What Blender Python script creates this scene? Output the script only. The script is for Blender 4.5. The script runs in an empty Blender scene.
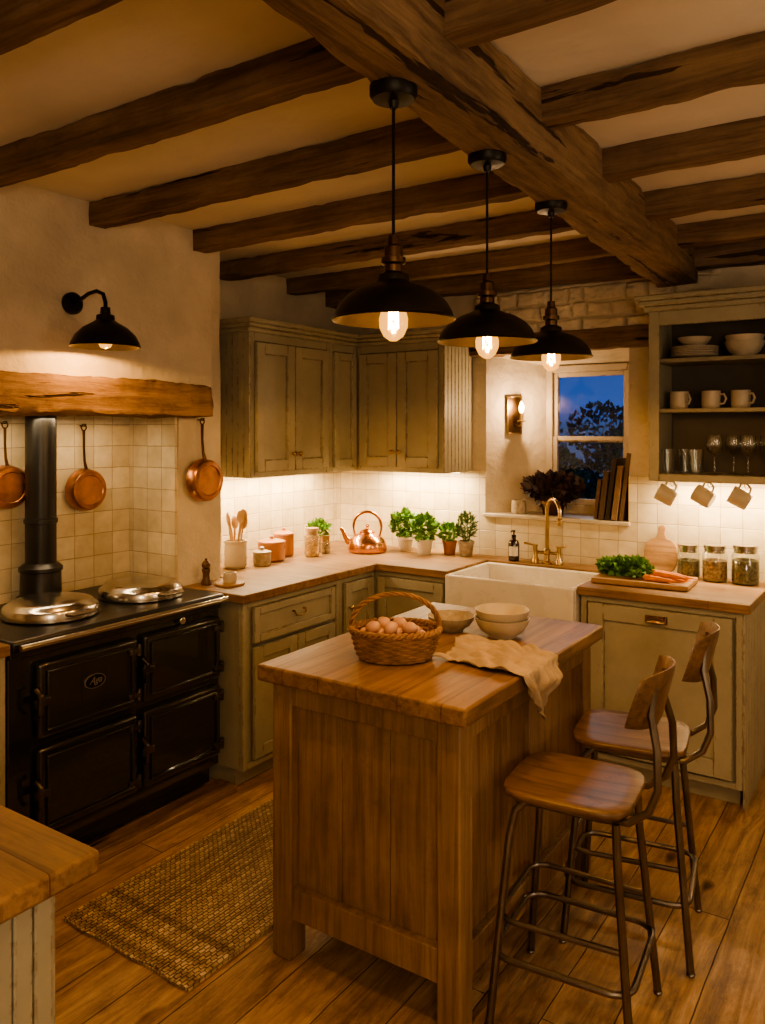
import bpy, bmesh, math, random
from mathutils import Vector, Matrix, noise
random.seed(7)
SC=bpy.context.scene
COL=SC.collection
PI=math.pi
try: SC.view_settings.look='AgX - Medium High Contrast'
except Exception: pass

# ------------------------------------------------------------ materials
def newmat(name):
    m=bpy.data.materials.new(name); m.use_nodes=True
    n=m.node_tree.nodes; l=m.node_tree.links
    return m,n,l,n['Principled BSDF']
def ramp(n,stops):
    r=n.new('ShaderNodeValToRGB'); e=r.color_ramp.elements
    e[0].position=stops[0][0]; e[0].color=(*stops[0][1],1)
    e[1].position=stops[-1][0]; e[1].color=(*stops[-1][1],1)
    for p,c in stops[1:-1]:
        x=e.new(p); x.color=(*c,1)
    return r
def coords(n,l,scale=(1,1,1),rot=(0,0,0),rnd=True,loc=(0,0,0)):
    tc=n.new('ShaderNodeTexCoord'); mp=n.new('ShaderNodeMapping')
    mp.inputs['Scale'].default_value=scale; mp.inputs['Rotation'].default_value=rot; mp.inputs['Location'].default_value=loc
    if rnd:
        oi=n.new('ShaderNodeObjectInfo'); ml=n.new('ShaderNodeMath'); ml.operation='MULTIPLY'; ml.inputs[1].default_value=13.0
        l.new(oi.outputs['Random'],ml.inputs[0])
        va=n.new('ShaderNodeVectorMath'); va.operation='ADD'
        l.new(tc.outputs['Object'],va.inputs[0]); l.new(ml.outputs[0],va.inputs[1]); l.new(va.outputs[0],mp.inputs['Vector'])
    else: l.new(tc.outputs['Object'],mp.inputs['Vector'])
    return mp
def nz(n,l,vec,scale,detail=5,rough=.55,dist=0):
    t=n.new('ShaderNodeTexNoise'); t.inputs['Scale'].default_value=scale; t.inputs['Detail'].default_value=detail
    t.inputs['Roughness'].default_value=rough; t.inputs['Distortion'].default_value=dist
    l.new(vec.outputs[0],t.inputs['Vector']); return t
def bumpn(n,l,b,h,strength,dist=.01):
    bp=n.new('ShaderNodeBump'); bp.inputs['Strength'].default_value=strength; bp.inputs['Distance'].default_value=dist
    l.new(h,bp.inputs['Height']); l.new(bp.outputs[0],b.inputs['Normal'])
def mixc(n,l,fac,a,b_,mode='MULTIPLY'):
    m=n.new('ShaderNodeMix'); m.data_type='RGBA'; m.blend_type=mode
    if isinstance(fac,(int,float)): m.inputs[0].default_value=fac
    else: l.new(fac,m.inputs[0])
    for s,i in ((a,6),(b_,7)):
        if isinstance(s,tuple): m.inputs[i].default_value=(*s,1)
        else: l.new(s,m.inputs[i])
    return m.outputs[2]
def edge_mask(n,l,vec,rad=.007,lo=.48,hi=.58,sc=24):
    bv=n.new('ShaderNodeBevel'); bv.samples=4; bv.inputs['Radius'].default_value=rad
    ge=n.new('ShaderNodeNewGeometry'); dt=n.new('ShaderNodeVectorMath'); dt.operation='DOT_PRODUCT'
    l.new(bv.outputs[0],dt.inputs[0]); l.new(ge.outputs['Normal'],dt.inputs[1])
    mr=n.new('ShaderNodeMapRange'); mr.inputs['From Min'].default_value=.998; mr.inputs['From Max'].default_value=.95
    l.new(dt.outputs['Value'],mr.inputs['Value'])
    t=nz(n,l,vec,sc,5,.7); r=ramp(n,[(lo,(0,0,0)),(hi,(1,1,1))]); l.new(t.outputs['Fac'],r.inputs[0])
    ml=n.new('ShaderNodeMath'); ml.operation='MULTIPLY'; l.new(mr.outputs[0],ml.inputs[0]); l.new(r.outputs[0],ml.inputs[1])
    return ml.outputs[0]
def mul(c,k): return tuple(min(1,v*k) for v in c)
def MT(name,col,rough=.5,metal=0,var=.12,vs=9,bump=0,bs=40,bd=.005,coat=0,rvar=.1):
    m,n,l,b=newmat(name)
    mp=coords(n,l); t=nz(n,l,mp,vs)
    r=ramp(n,[(.3,mul(col,1-var)),(.7,mul(col,1+var))]); l.new(t.outputs['Fac'],r.inputs[0]); l.new(r.outputs[0],b.inputs['Base Color'])
    rr=n.new('ShaderNodeMapRange'); rr.inputs['To Min'].default_value=max(0,rough-rvar); rr.inputs['To Max'].default_value=min(1,rough+rvar)
    l.new(t.outputs['Fac'],rr.inputs['Value']); l.new(rr.outputs[0],b.inputs['Roughness'])
    b.inputs['Metallic'].default_value=metal; b.inputs['Coat Weight'].default_value=coat
    if bump:
        t2=nz(n,l,mp,bs,4); bumpn(n,l,b,t2.outputs['Fac'],bump,bd)
    return m
def WOOD(name,c1,c2,axis='X',s=1,rough=.5,bump=.35,staves=None,coat=0,crack=0,scuff=0,spec=.5):
    m,n,l,b=newmat(name)
    sc={'X':(1.2,14,14),'Y':(14,1.2,14),'Z':(14,14,1.2)}[axis]
    mp=coords(n,l,tuple(v*s for v in sc)); t=nz(n,l,mp,1.6,10,.7,.6)
    r=ramp(n,[(.3,c1),(.48,tuple((a*.5+b_*.5) for a,b_ in zip(c1,c2))),(.70,c2)]); l.new(t.outputs['Fac'],r.inputs[0])
    mp2=coords(n,l,(1,1,1)); t2=nz(n,l,mp2,3.5*s,6,.65)
    r2=ramp(n,[(.34,(.65,.62,.6)),(.62,(1.1,1.09,1.08))]); l.new(t2.outputs['Fac'],r2.inputs[0])
    out=mixc(n,l,.8,r.outputs[0],r2.outputs[0]); h=t.outputs['Fac']
    sf={'X':(2,60,60),'Y':(60,2,60),'Z':(60,60,2)}[axis]
    mpf=coords(n,l,sf); tf=nz(n,l,mpf,1.2,3,.6); rf=ramp(n,[(.36,(.6,.56,.52)),(.5,(1,1,1))]); l.new(tf.outputs['Fac'],rf.inputs[0])
    out=mixc(n,l,.65,out,rf.outputs[0])
    if staves:
        bw,bh,rot,sp=staves
        mp3=coords(n,l,(1,1,1),rot,rnd=False,loc=(.77,.035,0)); br=n.new('ShaderNodeTexBrick')
        br.inputs['Scale'].default_value=1; br.inputs['Brick Width'].default_value=bw; br.inputs['Row Height'].default_value=bh
        br.inputs['Mortar Size'].default_value=.0014; br.inputs['Bias'].default_value=0
        br.inputs['Color1'].default_value=(1-sp,1-sp,1-sp,1); br.inputs['Color2'].default_value=(1+sp*.6,1+sp*.6,1+sp*.6,1); br.inputs['Mortar'].default_value=(.4,.32,.26,1)
        l.new(mp3.outputs[0],br.inputs['Vector']); out=mixc(n,l,.9,out,br.outputs['Color'])
    if crack:
        scc={'X':(.9,13,13),'Y':(13,.9,13),'Z':(13,13,.9)}[axis]
        mp4=coords(n,l,scc); t4=nz(n,l,mp4,1.3,4,.6,.25)
        r4=ramp(n,[(.35,(.14,.11,.09)),(.37,(1,1,1))]); l.new(t4.outputs['Fac'],r4.inputs[0]); out=mixc(n,l,crack,out,r4.outputs[0])
        ad=n.new('ShaderNodeMath'); ad.operation='ADD'; l.new(h,ad.inputs[0]); l.new(r4.outputs[0],ad.inputs[1]); h=ad.outputs[0]
    if scuff:
        ms=coords(n,l,(1,1,1)); ts=nz(n,l,ms,9,9,.8); rs=ramp(n,[(.56,(0,0,0)),(.66,(1,1,1))]); l.new(ts.outputs['Fac'],rs.inputs[0])
        k_=n.new('ShaderNodeMath'); k_.operation='MULTIPLY'; k_.inputs[1].default_value=scuff; l.new(rs.outputs[0],k_.inputs[0])
        out=mixc(n,l,k_.outputs[0],out,mul(c1,.7),'MIX')
    l.new(out,b.inputs['Base Color'])
    rr=n.new('ShaderNodeMapRange'); rr.inputs['To Min'].default_value=rough-.12; rr.inputs['To Max'].default_value=rough+.15
    l.new(t2.outputs['Fac'],rr.inputs['Value']); l.new(rr.outputs[0],b.inputs['Roughness'])
    b.inputs['Coat Weight'].default_value=coat; b.inputs['Specular IOR Level'].default_value=spec
    bumpn(n,l,b,h,bump,.004 if not crack else .012)
    return m
def PAINT(name,col,wear=(.15,.095,.05),rough=.5):
    m,n,l,b=newmat(name)
    mp=coords(n,l); t=nz(n,l,mp,4,6,.65)
    r=ramp(n,[(.3,mul(col,.84)),(.7,mul(col,1.1))]); l.new(t.outputs['Fac'],r.inputs[0])
    mpw=coords(n,l,(3,3,.9)); t2=nz(n,l,mpw,7,8,.7)
    r2=ramp(n,[(.65,(0,0,0)),(.72,(.65,.65,.65))]); l.new(t2.outputs['Fac'],r2.inputs[0])
    em=edge_mask(n,l,mp)
    mx=n.new('ShaderNodeMath'); mx.operation='MAXIMUM'; l.new(r2.outputs[0],mx.inputs[0]); l.new(em,mx.inputs[1])
    l.new(mixc(n,l,mx.outputs[0],r.outputs[0],wear,'MIX'),b.inputs['Base Color']); b.inputs['Roughness'].default_value=rough
    bumpn(n,l,b,t2.outputs['Fac'],.15,.002)
    return m
def TILE(name,ax):
    m,n,l,b=newmat(name)
    tc=n.new('ShaderNodeTexCoord'); sp=n.new('ShaderNodeSeparateXYZ'); cb=n.new('ShaderNodeCombineXYZ')
    l.new(tc.outputs['Object'],sp.inputs[0]); l.new(sp.outputs[ax],cb.inputs[0]); l.new(sp.outputs['Z'],cb.inputs[1])
    t0=nz(n,l,cb,9,2); dv=n.new('ShaderNodeVectorMath'); dv.operation='MULTIPLY_ADD'; dv.inputs[1].default_value=(.006,.006,0)
    l.new(t0.outputs['Color'],dv.inputs[0]); l.new(cb.outputs[0],dv.inputs[2])
    br=n.new('ShaderNodeTexBrick'); br.offset=0; br.inputs['Scale'].default_value=1
    br.inputs['Brick Width'].default_value=.105; br.inputs['Row Height'].default_value=.105
    br.inputs['Mortar Size'].default_value=.0026; br.inputs['Mortar Smooth'].default_value=.8
    br.inputs['Color1'].default_value=(.58,.49,.33,1); br.inputs['Color2'].default_value=(.71,.62,.44,1); br.inputs['Mortar'].default_value=(.40,.32,.21,1)
    l.new(dv.outputs[0],br.inputs['Vector'])
    t=nz(n,l,cb,14,4); rv=ramp(n,[(.3,(.86,.84,.8)),(.7,(1.05,1.05,1.05))]); l.new(t.outputs['Fac'],rv.inputs[0])
    l.new(mixc(n,l,1,br.outputs['Color'],rv.outputs[0]),b.inputs['Base Color'])
    b.inputs['Roughness'].default_value=.25
    ad=n.new('ShaderNodeMath'); ad.operation='MULTIPLY_ADD'; ad.inputs[1].default_value=-1.0
    l.new(br.outputs['Fac'],ad.inputs[0]); l.new(t.outputs['Fac'],ad.inputs[2])
    bumpn(n,l,b,ad.outputs[0],.5,.005)
    return m
def EMIT(name,col,s):
    m,n,l,b=newmat(name); mp=coords(n,l); t=nz(n,l,mp,3); rr=n.new('ShaderNodeMapRange'); rr.inputs['To Min'].default_value=s*.9; rr.inputs['To Max'].default_value=s*1.1
    l.new(t.outputs['Fac'],rr.inputs['Value']); l.new(rr.outputs[0],b.inputs['Emission Strength']); b.inputs['Emission Color'].default_value=(*col,1); b.inputs['Base Color'].default_value=(*col,1)
    return m
def GLASS(name,tint=(1,1,1),gl=.12,emit=None,es=0,ew=.3):
    m,n,l,b=newmat(name); n.remove(b); o=n['Material Output']
    tr=n.new('ShaderNodeBsdfTransparent'); tr.inputs[0].default_value=(*tint,1)
    g=n.new('ShaderNodeBsdfGlossy'); g.inputs['Roughness'].default_value=.06
    fr=n.new('ShaderNodeLayerWeight'); fr.inputs[0].default_value=.25
    mr=n.new('ShaderNodeMapRange'); mr.inputs['To Min'].default_value=gl*.4; mr.inputs['To Max'].default_value=min(1,gl*4); l.new(fr.outputs['Facing'],mr.inputs['Value'])
    mx=n.new('ShaderNodeMixShader'); l.new(mr.outputs[0],mx.inputs[0]); l.new(tr.outputs[0],mx.inputs[1]); l.new(g.outputs[0],mx.inputs[2])
    out=mx.outputs[0]
    if emit:
        e=n.new('ShaderNodeEmission'); e.inputs[0].default_value=(*emit,1); e.inputs[1].default_value=es
        m2=n.new('ShaderNodeMixShader'); m2.inputs[0].default_value=ew; l.new(out,m2.inputs[1]); l.new(e.outputs[0],m2.inputs[2]); out=m2.outputs[0]
    l.new(out,o.inputs[0]); return m
def FLOORM():
    m,n,l,b=newmat('old_oak_floorboards')
    mp=coords(n,l,(1,1,1),(0,0,PI/2),rnd=False)
    tw=nz(n,l,mp,2.5,3); dv=n.new('ShaderNodeVectorMath'); dv.operation='MULTIPLY_ADD'; dv.inputs[1].default_value=(.02,.012,0); l.new(tw.outputs['Color'],dv.inputs[0]); l.new(mp.outputs[0],dv.inputs[2])
    br=n.new('ShaderNodeTexBrick'); br.inputs['Scale'].default_value=1; br.inputs['Brick Width'].default_value=2.1; br.inputs['Row Height'].default_value=.175
    br.offset=.37; br.inputs['Mortar Size'].default_value=.003; br.inputs['Mortar Smooth'].default_value=.9
    br.inputs['Color1'].default_value=(.76,.73,.70,1); br.inputs['Color2'].default_value=(1.2,1.18,1.14,1); br.inputs['Mortar'].default_value=(.12,.09,.07,1)
    l.new(dv.outputs[0],br.inputs['Vector'])
    mp2=coords(n,l,(18,1.5,1),rnd=False); t=nz(n,l,mp2,1.3,12,.74,1.0)
    r=ramp(n,[(.3,(.15,.082,.038)),(.5,(.38,.235,.122)),(.72,(.62,.44,.26))]); l.new(t.outputs['Fac'],r.inputs[0])
    mp3=coords(n,l,(1.6,.7,1),rnd=False); t3=nz(n,l,mp3,6,10,.8)
    r3=ramp(n,[(.36,(.55,.50,.46)),(.50,(1,1,1)),(.68,(1.22,1.2,1.14))]); l.new(t3.outputs['Fac'],r3.inputs[0])
    mk=coords(n,l,(5.5,2.4,1),rnd=False); tk=nz(n,l,mk,3,3); dk=n.new('ShaderNodeVectorMath'); dk.operation='MULTIPLY_ADD'; dk.inputs[1].default_value=(.25,.25,0); l.new(tk.outputs['Color'],dk.inputs[0]); l.new(mk.outputs[0],dk.inputs[2])
    vo=n.new('ShaderNodeTexVoronoi'); vo.inputs['Scale'].default_value=1.0; l.new(dk.outputs[0],vo.inputs['Vector'])
    rk=ramp(n,[(.04,(.14,.10,.07)),(.08,(.5,.42,.35)),(.14,(1,1,1))]); l.new(vo.outputs['Distance'],rk.inputs[0])
    c=mixc(n,l,1,r.outputs[0],br.outputs['Color']); c=mixc(n,l,.9,c,r3.outputs[0]); c=mixc(n,l,.95,c,rk.outputs[0])
    l.new(c,b.inputs['Base Color'])
    rr=n.new('ShaderNodeMapRange'); rr.inputs['To Min'].default_value=.3; rr.inputs['To Max'].default_value=.68; l.new(t3.outputs['Fac'],rr.inputs['Value']); l.new(rr.outputs[0],b.inputs['Roughness'])
    ad=n.new('ShaderNodeMath'); ad.operation='MULTIPLY_ADD'; ad.inputs[1].default_value=-2.0; l.new(br.outputs['Fac'],ad.inputs[0]); l.new(t.outputs['Fac'],ad.inputs[2])
    bumpn(n,l,b,ad.outputs[0],.5,.005)
    return m
def RUGM():
    m,n,l,b=newmat('braided_jute')
    mp=coords(n,l,(1,1,1),(0,0,PI/2),rnd=False)
    br=n.new('ShaderNodeTexBrick'); br.inputs['Scale'].default_value=1; br.inputs['Brick Width'].default_value=.024; br.inputs['Row Height'].default_value=.0135
    br.inputs['Mortar Size'].default_value=.0022; br.inputs['Mortar Smooth'].default_value=.9
    br.inputs['Color1'].default_value=(.43,.29,.165,1); br.inputs['Color2'].default_value=(.66,.49,.30,1); br.inputs['Mortar'].default_value=(.20,.13,.07,1)
    t=nz(n,l,mp,45,3)
    dv=n.new('ShaderNodeVectorMath'); dv.operation='MULTIPLY_ADD'; dv.inputs[1].default_value=(.012,.009,0); l.new(t.outputs['Color'],dv.inputs[0]); l.new(mp.outputs[0],dv.inputs[2])
    l.new(dv.outputs[0],br.inputs['Vector'])
    tc=n.new('ShaderNodeTexCoord'); sp=n.new('ShaderNodeSeparateXYZ'); l.new(tc.outputs['Object'],sp.inputs[0])
    yy=n.new('ShaderNodeMath'); yy.operation='SUBTRACT'; yy.inputs[1].default_value=1.60; l.new(sp.outputs['Y'],yy.inputs[0])
    D_=(.5,.44,.38); L_=(1.08,1.08,1.08)
    ry=ramp(n,[(.03,L_),(.05,D_),(.07,D_),(.085,L_),(.11,L_),(.12,D_),(.14,D_),(.155,L_),(.20,L_),(.21,D_),(.23,D_),(.245,(1,1,1))]); l.new(yy.outputs[0],ry.inputs[0])
    wv=n.new('ShaderNodeTexWave'); wv.bands_direction='Y'; wv.inputs['Scale'].default_value=3.6; wv.inputs['Distortion'].default_value=.5; l.new(mp.outputs[0],wv.inputs['Vector'])
    rw=ramp(n,[(.15,(.74,.70,.66)),(.5,(1,1,1))]); l.new(wv.outputs['Fac'],rw.inputs[0])
    c=mixc(n,l,.6,br.outputs['Color'],rw.outputs[0]); c=mixc(n,l,.7,c,ry.outputs[0])
    l.new(c,b.inputs['Base Color']); b.inputs['Roughness'].default_value=.95
    iv=n.new('ShaderNodeMath'); iv.operation='SUBTRACT'; iv.inputs[0].default_value=1; l.new(br.outputs['Fac'],iv.inputs[1])
    bumpn(n,l,b,iv.outputs[0],1,.012)
    return m

m_plaster=MT('lime_plaster',(.60,.52,.39),.85,var=.2,vs=2.5,bump=.7,bs=6,bd=.04)
m_ceil=MT('ceiling_plaster',(.74,.68,.565),.9,var=.1,vs=2,bump=.4,bs=6,bd=.02)
m_beam=WOOD('aged_beam_oak',(.10,.062,.036),(.31,.21,.13),'X',.9,.8,1,crack=.9,scuff=.35,spec=.3)
m_beamY=WOOD('aged_main_beam_oak',(.125,.078,.046),(.37,.255,.155),'Y',.9,.8,1,crack=.9,scuff=.35,spec=.3)
m_mantel=WOOD('mantel_oak',(.12,.066,.034),(.40,.255,.14),'Y',.9,.8,1,crack=1,scuff=.5,spec=.3)
m_top=WOOD('oak_worktop',(.18,.10,.047),(.38,.235,.118),'X',1,.48,.3,staves=(1.3,.12,(0,0,0),.14),scuff=.3,spec=.3)
m_topY=WOOD('oak_worktop_long',(.15,.083,.04),(.34,.205,.10),'Y',1,.42,.35,staves=(3.3,.14,(0,0,PI/2),.05),scuff=.45,spec=.35)
m_island=WOOD('island_oak',(.17,.10,.05),(.36,.23,.12),'Z',.9,.55,.5,scuff=.35)
m_stoolw=WOOD('stool_seat_wood',(.07,.038,.019),(.25,.145,.072),'X',1,.36,.3,scuff=.55)
m_board=WOOD('chopping_board_wood',(.26,.15,.07),(.48,.30,.15),'X',1.2,.45,.1)
m_darkwood=WOOD('dark_turned_wood',(.05,.025,.01),(.14,.07,.03),'Z',1.2,.45,.1)
m_spoon=WOOD('spoon_wood',(.35,.2,.1),(.6,.4,.2),'Z',1.5,.5,.1)
m_sage=PAINT('sage_paint',(.36,.33,.232))
m_saged=PAINT('sage_paint_shade',(.26,.235,.16))  # sage paint darkened for the shelves inside the dresser
m_cream=PAINT('cream_window_paint',(.48,.41,.31))
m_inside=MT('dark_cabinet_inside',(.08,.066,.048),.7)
m_tileY=TILE('cream_tile_side','Y'); m_tileX=TILE('cream_tile_back','X')
m_black=MT('black_enamel',(.014,.014,.0135),.12,var=.2,coat=1,rvar=.04)
m_blackm=MT('satin_black_enamel',(.010,.010,.009),.34,var=.2,rvar=.05)
m_iron=MT('cast_iron_black',(.016,.014,.012),.42,metal=.7,var=.2,bump=.05)
m_hinge=MT('worn_dark_steel',(.17,.155,.14),.3,metal=1,var=.3)
m_shade=MT('bronze_black_shade',(.035,.027,.02),.33,metal=.8)
m_bronze=MT('dark_bronze',(.12,.07,.04),.35,metal=1)
m_chrome=MT('chrome',(.64,.62,.58),.2,metal=1,var=.05,rvar=.06)
m_lid=MT('brushed_chrome_lid',(.52,.50,.46),.2,metal=1,var=.08,rvar=.06)
m_brass=MT('aged_brass',(.42,.30,.15),.3,metal=1)
m_copper=MT('copper',(.66,.32,.17),.24,metal=1,var=.2)
m_copper2=MT('aged_copper',(.46,.225,.12),.33,metal=1,var=.35,vs=14)
m_steel=MT('aged_steel_tube',(.20,.175,.15),.36,metal=1,var=.25)
m_white=MT('fireclay_white',(.74,.69,.60),.28,var=.04,coat=.1)
m_stone=MT('cream_stoneware',(.50,.43,.32),.4,var=.15)
m_stone2=MT('speckled_bowl_glaze',(.36,.30,.22),.4,var=.3,vs=40)
m_terra=MT('terracotta',(.42,.19,.09),.6)
m_pinkpot=MT('copper_glaze',(.46,.23,.13),.3,metal=.3)
m_whitepot=MT('white_pot_glaze',(.62,.55,.44),.45)
m_leaf=MT('green_leaf',(.11,.25,.035),.5,var=.45,vs=30)
m_leaf2=MT('dark_herb_leaf',(.08,.14,.04),.55,var=.4,vs=30)
m_purple=MT('purple_leaf',(.045,.026,.028),.5,var=.5,vs=30)
m_soil=MT('soil',(.04,.025,.015),.95,bump=.5,bs=80)
m_wicker=MT('wicker',(.26,.145,.075),.65,var=.35,vs=25,bump=.3,bs=120)
m_egg=MT('brown_egg',(.55,.33,.23),.5,var=.18)
m_linen=MT('linen_towel',(.42,.325,.22),.9,var=.16,vs=20,bump=.5,bs=300,bd=.002)
m_carrot=MT('carrot_skin',(.70,.23,.035),.5,var=.2,vs=30)
m_glass=GLASS('clear_glass',(.96,.97,.95),.17)
m_winglass=GLASS('window_glass',(.93,.95,.97),.13)
m_bulb=GLASS('amber_bulb_glass',(1,.78,.42),.12,(1,.47,.09),3.0,.38)
m_fil=EMIT('hot_filament',(1,.66,.25),45)
m_flame=EMIT('warm_candle_bulb',(1,.64,.25),22)
m_strip=EMIT('warm_light_strip',(1,.74,.42),6)
m_bottle=MT('dark_amber_bottle',(.02,.012,.008),.12,coat=.5)
m_label=MT('paper_label',(.6,.54,.44),.8,var=.05)
m_badge=MT('dull_badge_metal',(.34,.31,.27),.35,metal=.6,var=.1)
m_pasta=MT('dried_pasta',(.55,.36,.16),.7,var=.5,vs=70,bump=.8,bs=90)
m_herbs=MT('dried_herbs',(.15,.14,.08),.8,var=.7,vs=90,bump=.8,bs=90)
m_nuts=MT('dried_beans',(.30,.22,.13),.7,var=.7,vs=70,bump=.8,bs=80)
m_cork=MT('cork_lid',(.42,.28,.16),.8,var=.25,vs=60)
m_floor=FLOORM(); m_rug=RUGM()
m_books=[MT('book_brown',(.12,.07,.04),.6),MT('book_tan',(.20,.125,.075),.6),MT('book_dark',(.04,.028,.018),.6),MT('book_umber',(.08,.047,.028),.6)]
m_grass=MT('dusk_grass',(.03,.06,.03),.9)
m_treeleaf=MT('garden_leaf',(.08,.16,.07),.7,var=.6,vs=5)
m_bark=MT('bark',(.03,.022,.015),.9,bump=.5)

# ------------------------------------------------------------ mesh builder
class B:
    def __init__(s): s.bm=bmesh.new(); s.X=Matrix.Identity(4)
    def v(s,p): return s.bm.verts.new(s.X@Vector(p))
    def f(s,vs,mi=0):
        try:
            fc=s.bm.faces.new(vs); fc.material_index=mi; fc.smooth=True; return fc
        except ValueError: return None
    def box(s,x0,x1,y0,y1,z0,z1,mi=0):
        p=[s.v(q) for q in ((x0,y0,z0),(x1,y0,z0),(x1,y1,z0),(x0,y1,z0),(x0,y0,z1),(x1,y0,z1),(x1,y1,z1),(x0,y1,z1))]
        for q in ((0,3,2,1),(4,5,6,7),(0,1,5,4),(1,2,6,5),(2,3,7,6),(3,0,4,7)): s.f([p[i] for i in q],mi)
        return s
    def poly(s,pts,z0,z1,mi=0):
        a=[s.v((x,y,z0)) for x,y in pts]; b=[s.v((x,y,z1)) for x,y in pts]; n=len(pts)
        s.f(a[::-1],mi); s.f(b,mi)
        for i in range(n): s.f([a[i],a[(i+1)%n],b[(i+1)%n],b[i]],mi)
        return s
    def lathe(s,prof,seg=28,c=(0,0,0),mi=0):
        rings=[]
        for r,z in prof:
            if r<1e-5: rings.append([s.v((c[0],c[1],c[2]+z))])
            else: rings.append([s.v((c[0]+r*math.cos(2*PI*i/seg),c[1]+r*math.sin(2*PI*i/seg),c[2]+z)) for i in range(seg)])
        for a,b in zip(rings,rings[1:]):
            for i in range(seg):
                j=(i+1)%seg
                if len(a)==1 and len(b)==1: continue
                if len(a)==1: s.f([a[0],b[j],b[i]],mi)
                elif len(b)==1: s.f([a[i],a[j],b[0]],mi)
                else: s.f([a[i],a[j],b[j],b[i]],mi)
        return s
    def tube(s,pts,r,seg=10,closed=False,mi=0,cap=True,flat=1):
        P=[Vector(p) for p in pts]; n=len(P); R=r if isinstance(r,(list,tuple)) else [r]*n
        T=[]
        for i in range(n):
            a=P[(i-1)%n] if (closed or i>0) else P[i]; b=P[(i+1)%n] if (closed or i<n-1) else P[i]
            T.append((b-a).normalized())
        up=Vector((0,0,1)) if abs(T[0].z)<.9 else Vector((1,0,0))
        N=(up-T[0]*up.dot(T[0])).normalized(); rings=[]
        for i in range(n):
            N=(N-T[i]*N.dot(T[i])).normalized(); Bn=T[i].cross(N)
            rings.append([s.v(P[i]+(N*math.cos(2*PI*k/seg)*flat+Bn*math.sin(2*PI*k/seg))*R[i]) for k in range(seg)])
        m=n if closed else n-1
        for i in range(m):
            a=rings[i]; b=rings[(i+1)%n]
            for k in range(seg): s.f([a[k],b[k],b[(k+1)%seg],a[(k+1)%seg]],mi)
        if not closed and cap: s.f(rings[0],mi); s.f(rings[-1][::-1],mi)
        return s
    def ball(s,c,rx,ry=None,rz=None,seg=16,rg=10,mi=0):
        ry=ry or rx; rz=rz or rx; rings=[]
        for j in range(rg+1):
            a=-PI/2+PI*j/rg
            if j in (0,rg): rings.append([s.v((c[0],c[1],c[2]+rz*math.sin(a)))])
            else: rings.append([s.v((c[0]+rx*math.cos(a)*math.cos(2*PI*i/seg),c[1]+ry*math.cos(a)*math.sin(2*PI*i/seg),c[2]+rz*math.sin(a))) for i in range(seg)])
        for a,b in zip(rings,rings[1:]):
            for i in range(seg):
                j=(i+1)%seg
                if len(a)==1: s.f([a[0],b[j],b[i]],mi)
                elif len(b)==1: s.f([a[i],a[j],b[0]],mi)
                else: s.f([a[i],a[j],b[j],b[i]],mi)
        return s
    def rough(s,x0,x1,y0,y1,z0,z1,amp=.008,step=.08,fr=4,seed=0,wear=1):
        nx=max(2,int((x1-x0)/step)); ny=max(2,int((y1-y0)/step)); nzz=max(2,int((z1-z0)/step)); V={}
        cx,cy,cz=(x0+x1)/2,(y0+y1)/2,(z0+z1)/2
        def g(i,j,k):
            if (i,j,k) not in V:
                p=Vector((x0+(x1-x0)*i/nx,y0+(y1-y0)*j/ny,z0+(z1-z0)*k/nzz))
                q=noise.noise_vector(p*fr+Vector((seed,seed*2,0)))*amp*.6+noise.noise_vector(p*fr*.25+Vector((0,seed,3)))*amp*.9+noise.noise_vector(p*fr*4+Vector((seed,5,3)))*amp*.6
                ex=(i in(0,nx))+(j in(0,ny))+(k in(0,nzz))
                if ex>=2:
                    w=amp*wear*(.1+1.4*max(0,noise.noise(p*fr*1.7+Vector((9,seed,1)))))
                    d=Vector(((cx-p.x) if i in(0,nx) else 0,(cy-p.y) if j in(0,ny) else 0,(cz-p.z) if k in(0,nzz) else 0))
                    if d.length>0: q+=Vector([math.copysign(w,c) if abs(c)>1e-6 else 0 for c in d])
                V[(i,j,k)]=s.v(p+q)
            return V[(i,j,k)]
        for i in range(nx):
            for j in range(ny):
                s.f([g(i,j,0),g(i,j+1,0),g(i+1,j+1,0),g(i+1,j,0)]); s.f([g(i,j,nzz),g(i+1,j,nzz),g(i+1,j+1,nzz),g(i,j+1,nzz)])
        for i in range(nx):
            for k in range(nzz):
                s.f([g(i,0,k),g(i+1,0,k),g(i+1,0,k+1),g(i,0,k+1)]); s.f([g(i,ny,k),g(i,ny,k+1),g(i+1,ny,k+1),g(i+1,ny,k)])
        for j in range(ny):
            for k in range(nzz):
                s.f([g(0,j,k),g(0,j,k+1),g(0,j+1,k+1),g(0,j+1,k)]); s.f([g(nx,j,k),g(nx,j+1,k),g(nx,j+1,k+1),g(nx,j,k+1)])
        return s
    def leaves(s,c,rad,n,size,up=.3,shape=.45,lo=-1):
        for _ in range(n):
            while True:
                d=Vector((random.uniform(-1,1),random.uniform(-1,1),random.uniform(lo,1)))
                if d.length<=1: break
            if d.length>.001: d=d.normalized()*(d.length**.5)
            p=Vector(c)+Vector((d.x*rad[0],d.y*rad[1],d.z*rad[2]))
            t=(d+Vector((random.uniform(-.7,.7),random.uniform(-.7,.7),random.uniform(-.4,.7)+up))).normalized()
            sd=t.cross(Vector((random.uniform(-1,1),random.uniform(-1,1),random.uniform(-1,1)))).normalized(); nn=t.cross(sd)
            L=size*random.uniform(.6,1.25); W=L*shape
            a=s.v(p); b1=s.v(p+t*L*.4+sd*W+nn*L*.12); b2=s.v(p+t*L*.4-sd*W+nn*L*.12); m_=s.v(p+t*L*.45-nn*L*.02); e=s.v(p+t*L)
            s.f([a,b1,m_]); s.f([a,m_,b2]); s.f([b1,e,m_]); s.f([m_,e,b2])
        return s
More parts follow.
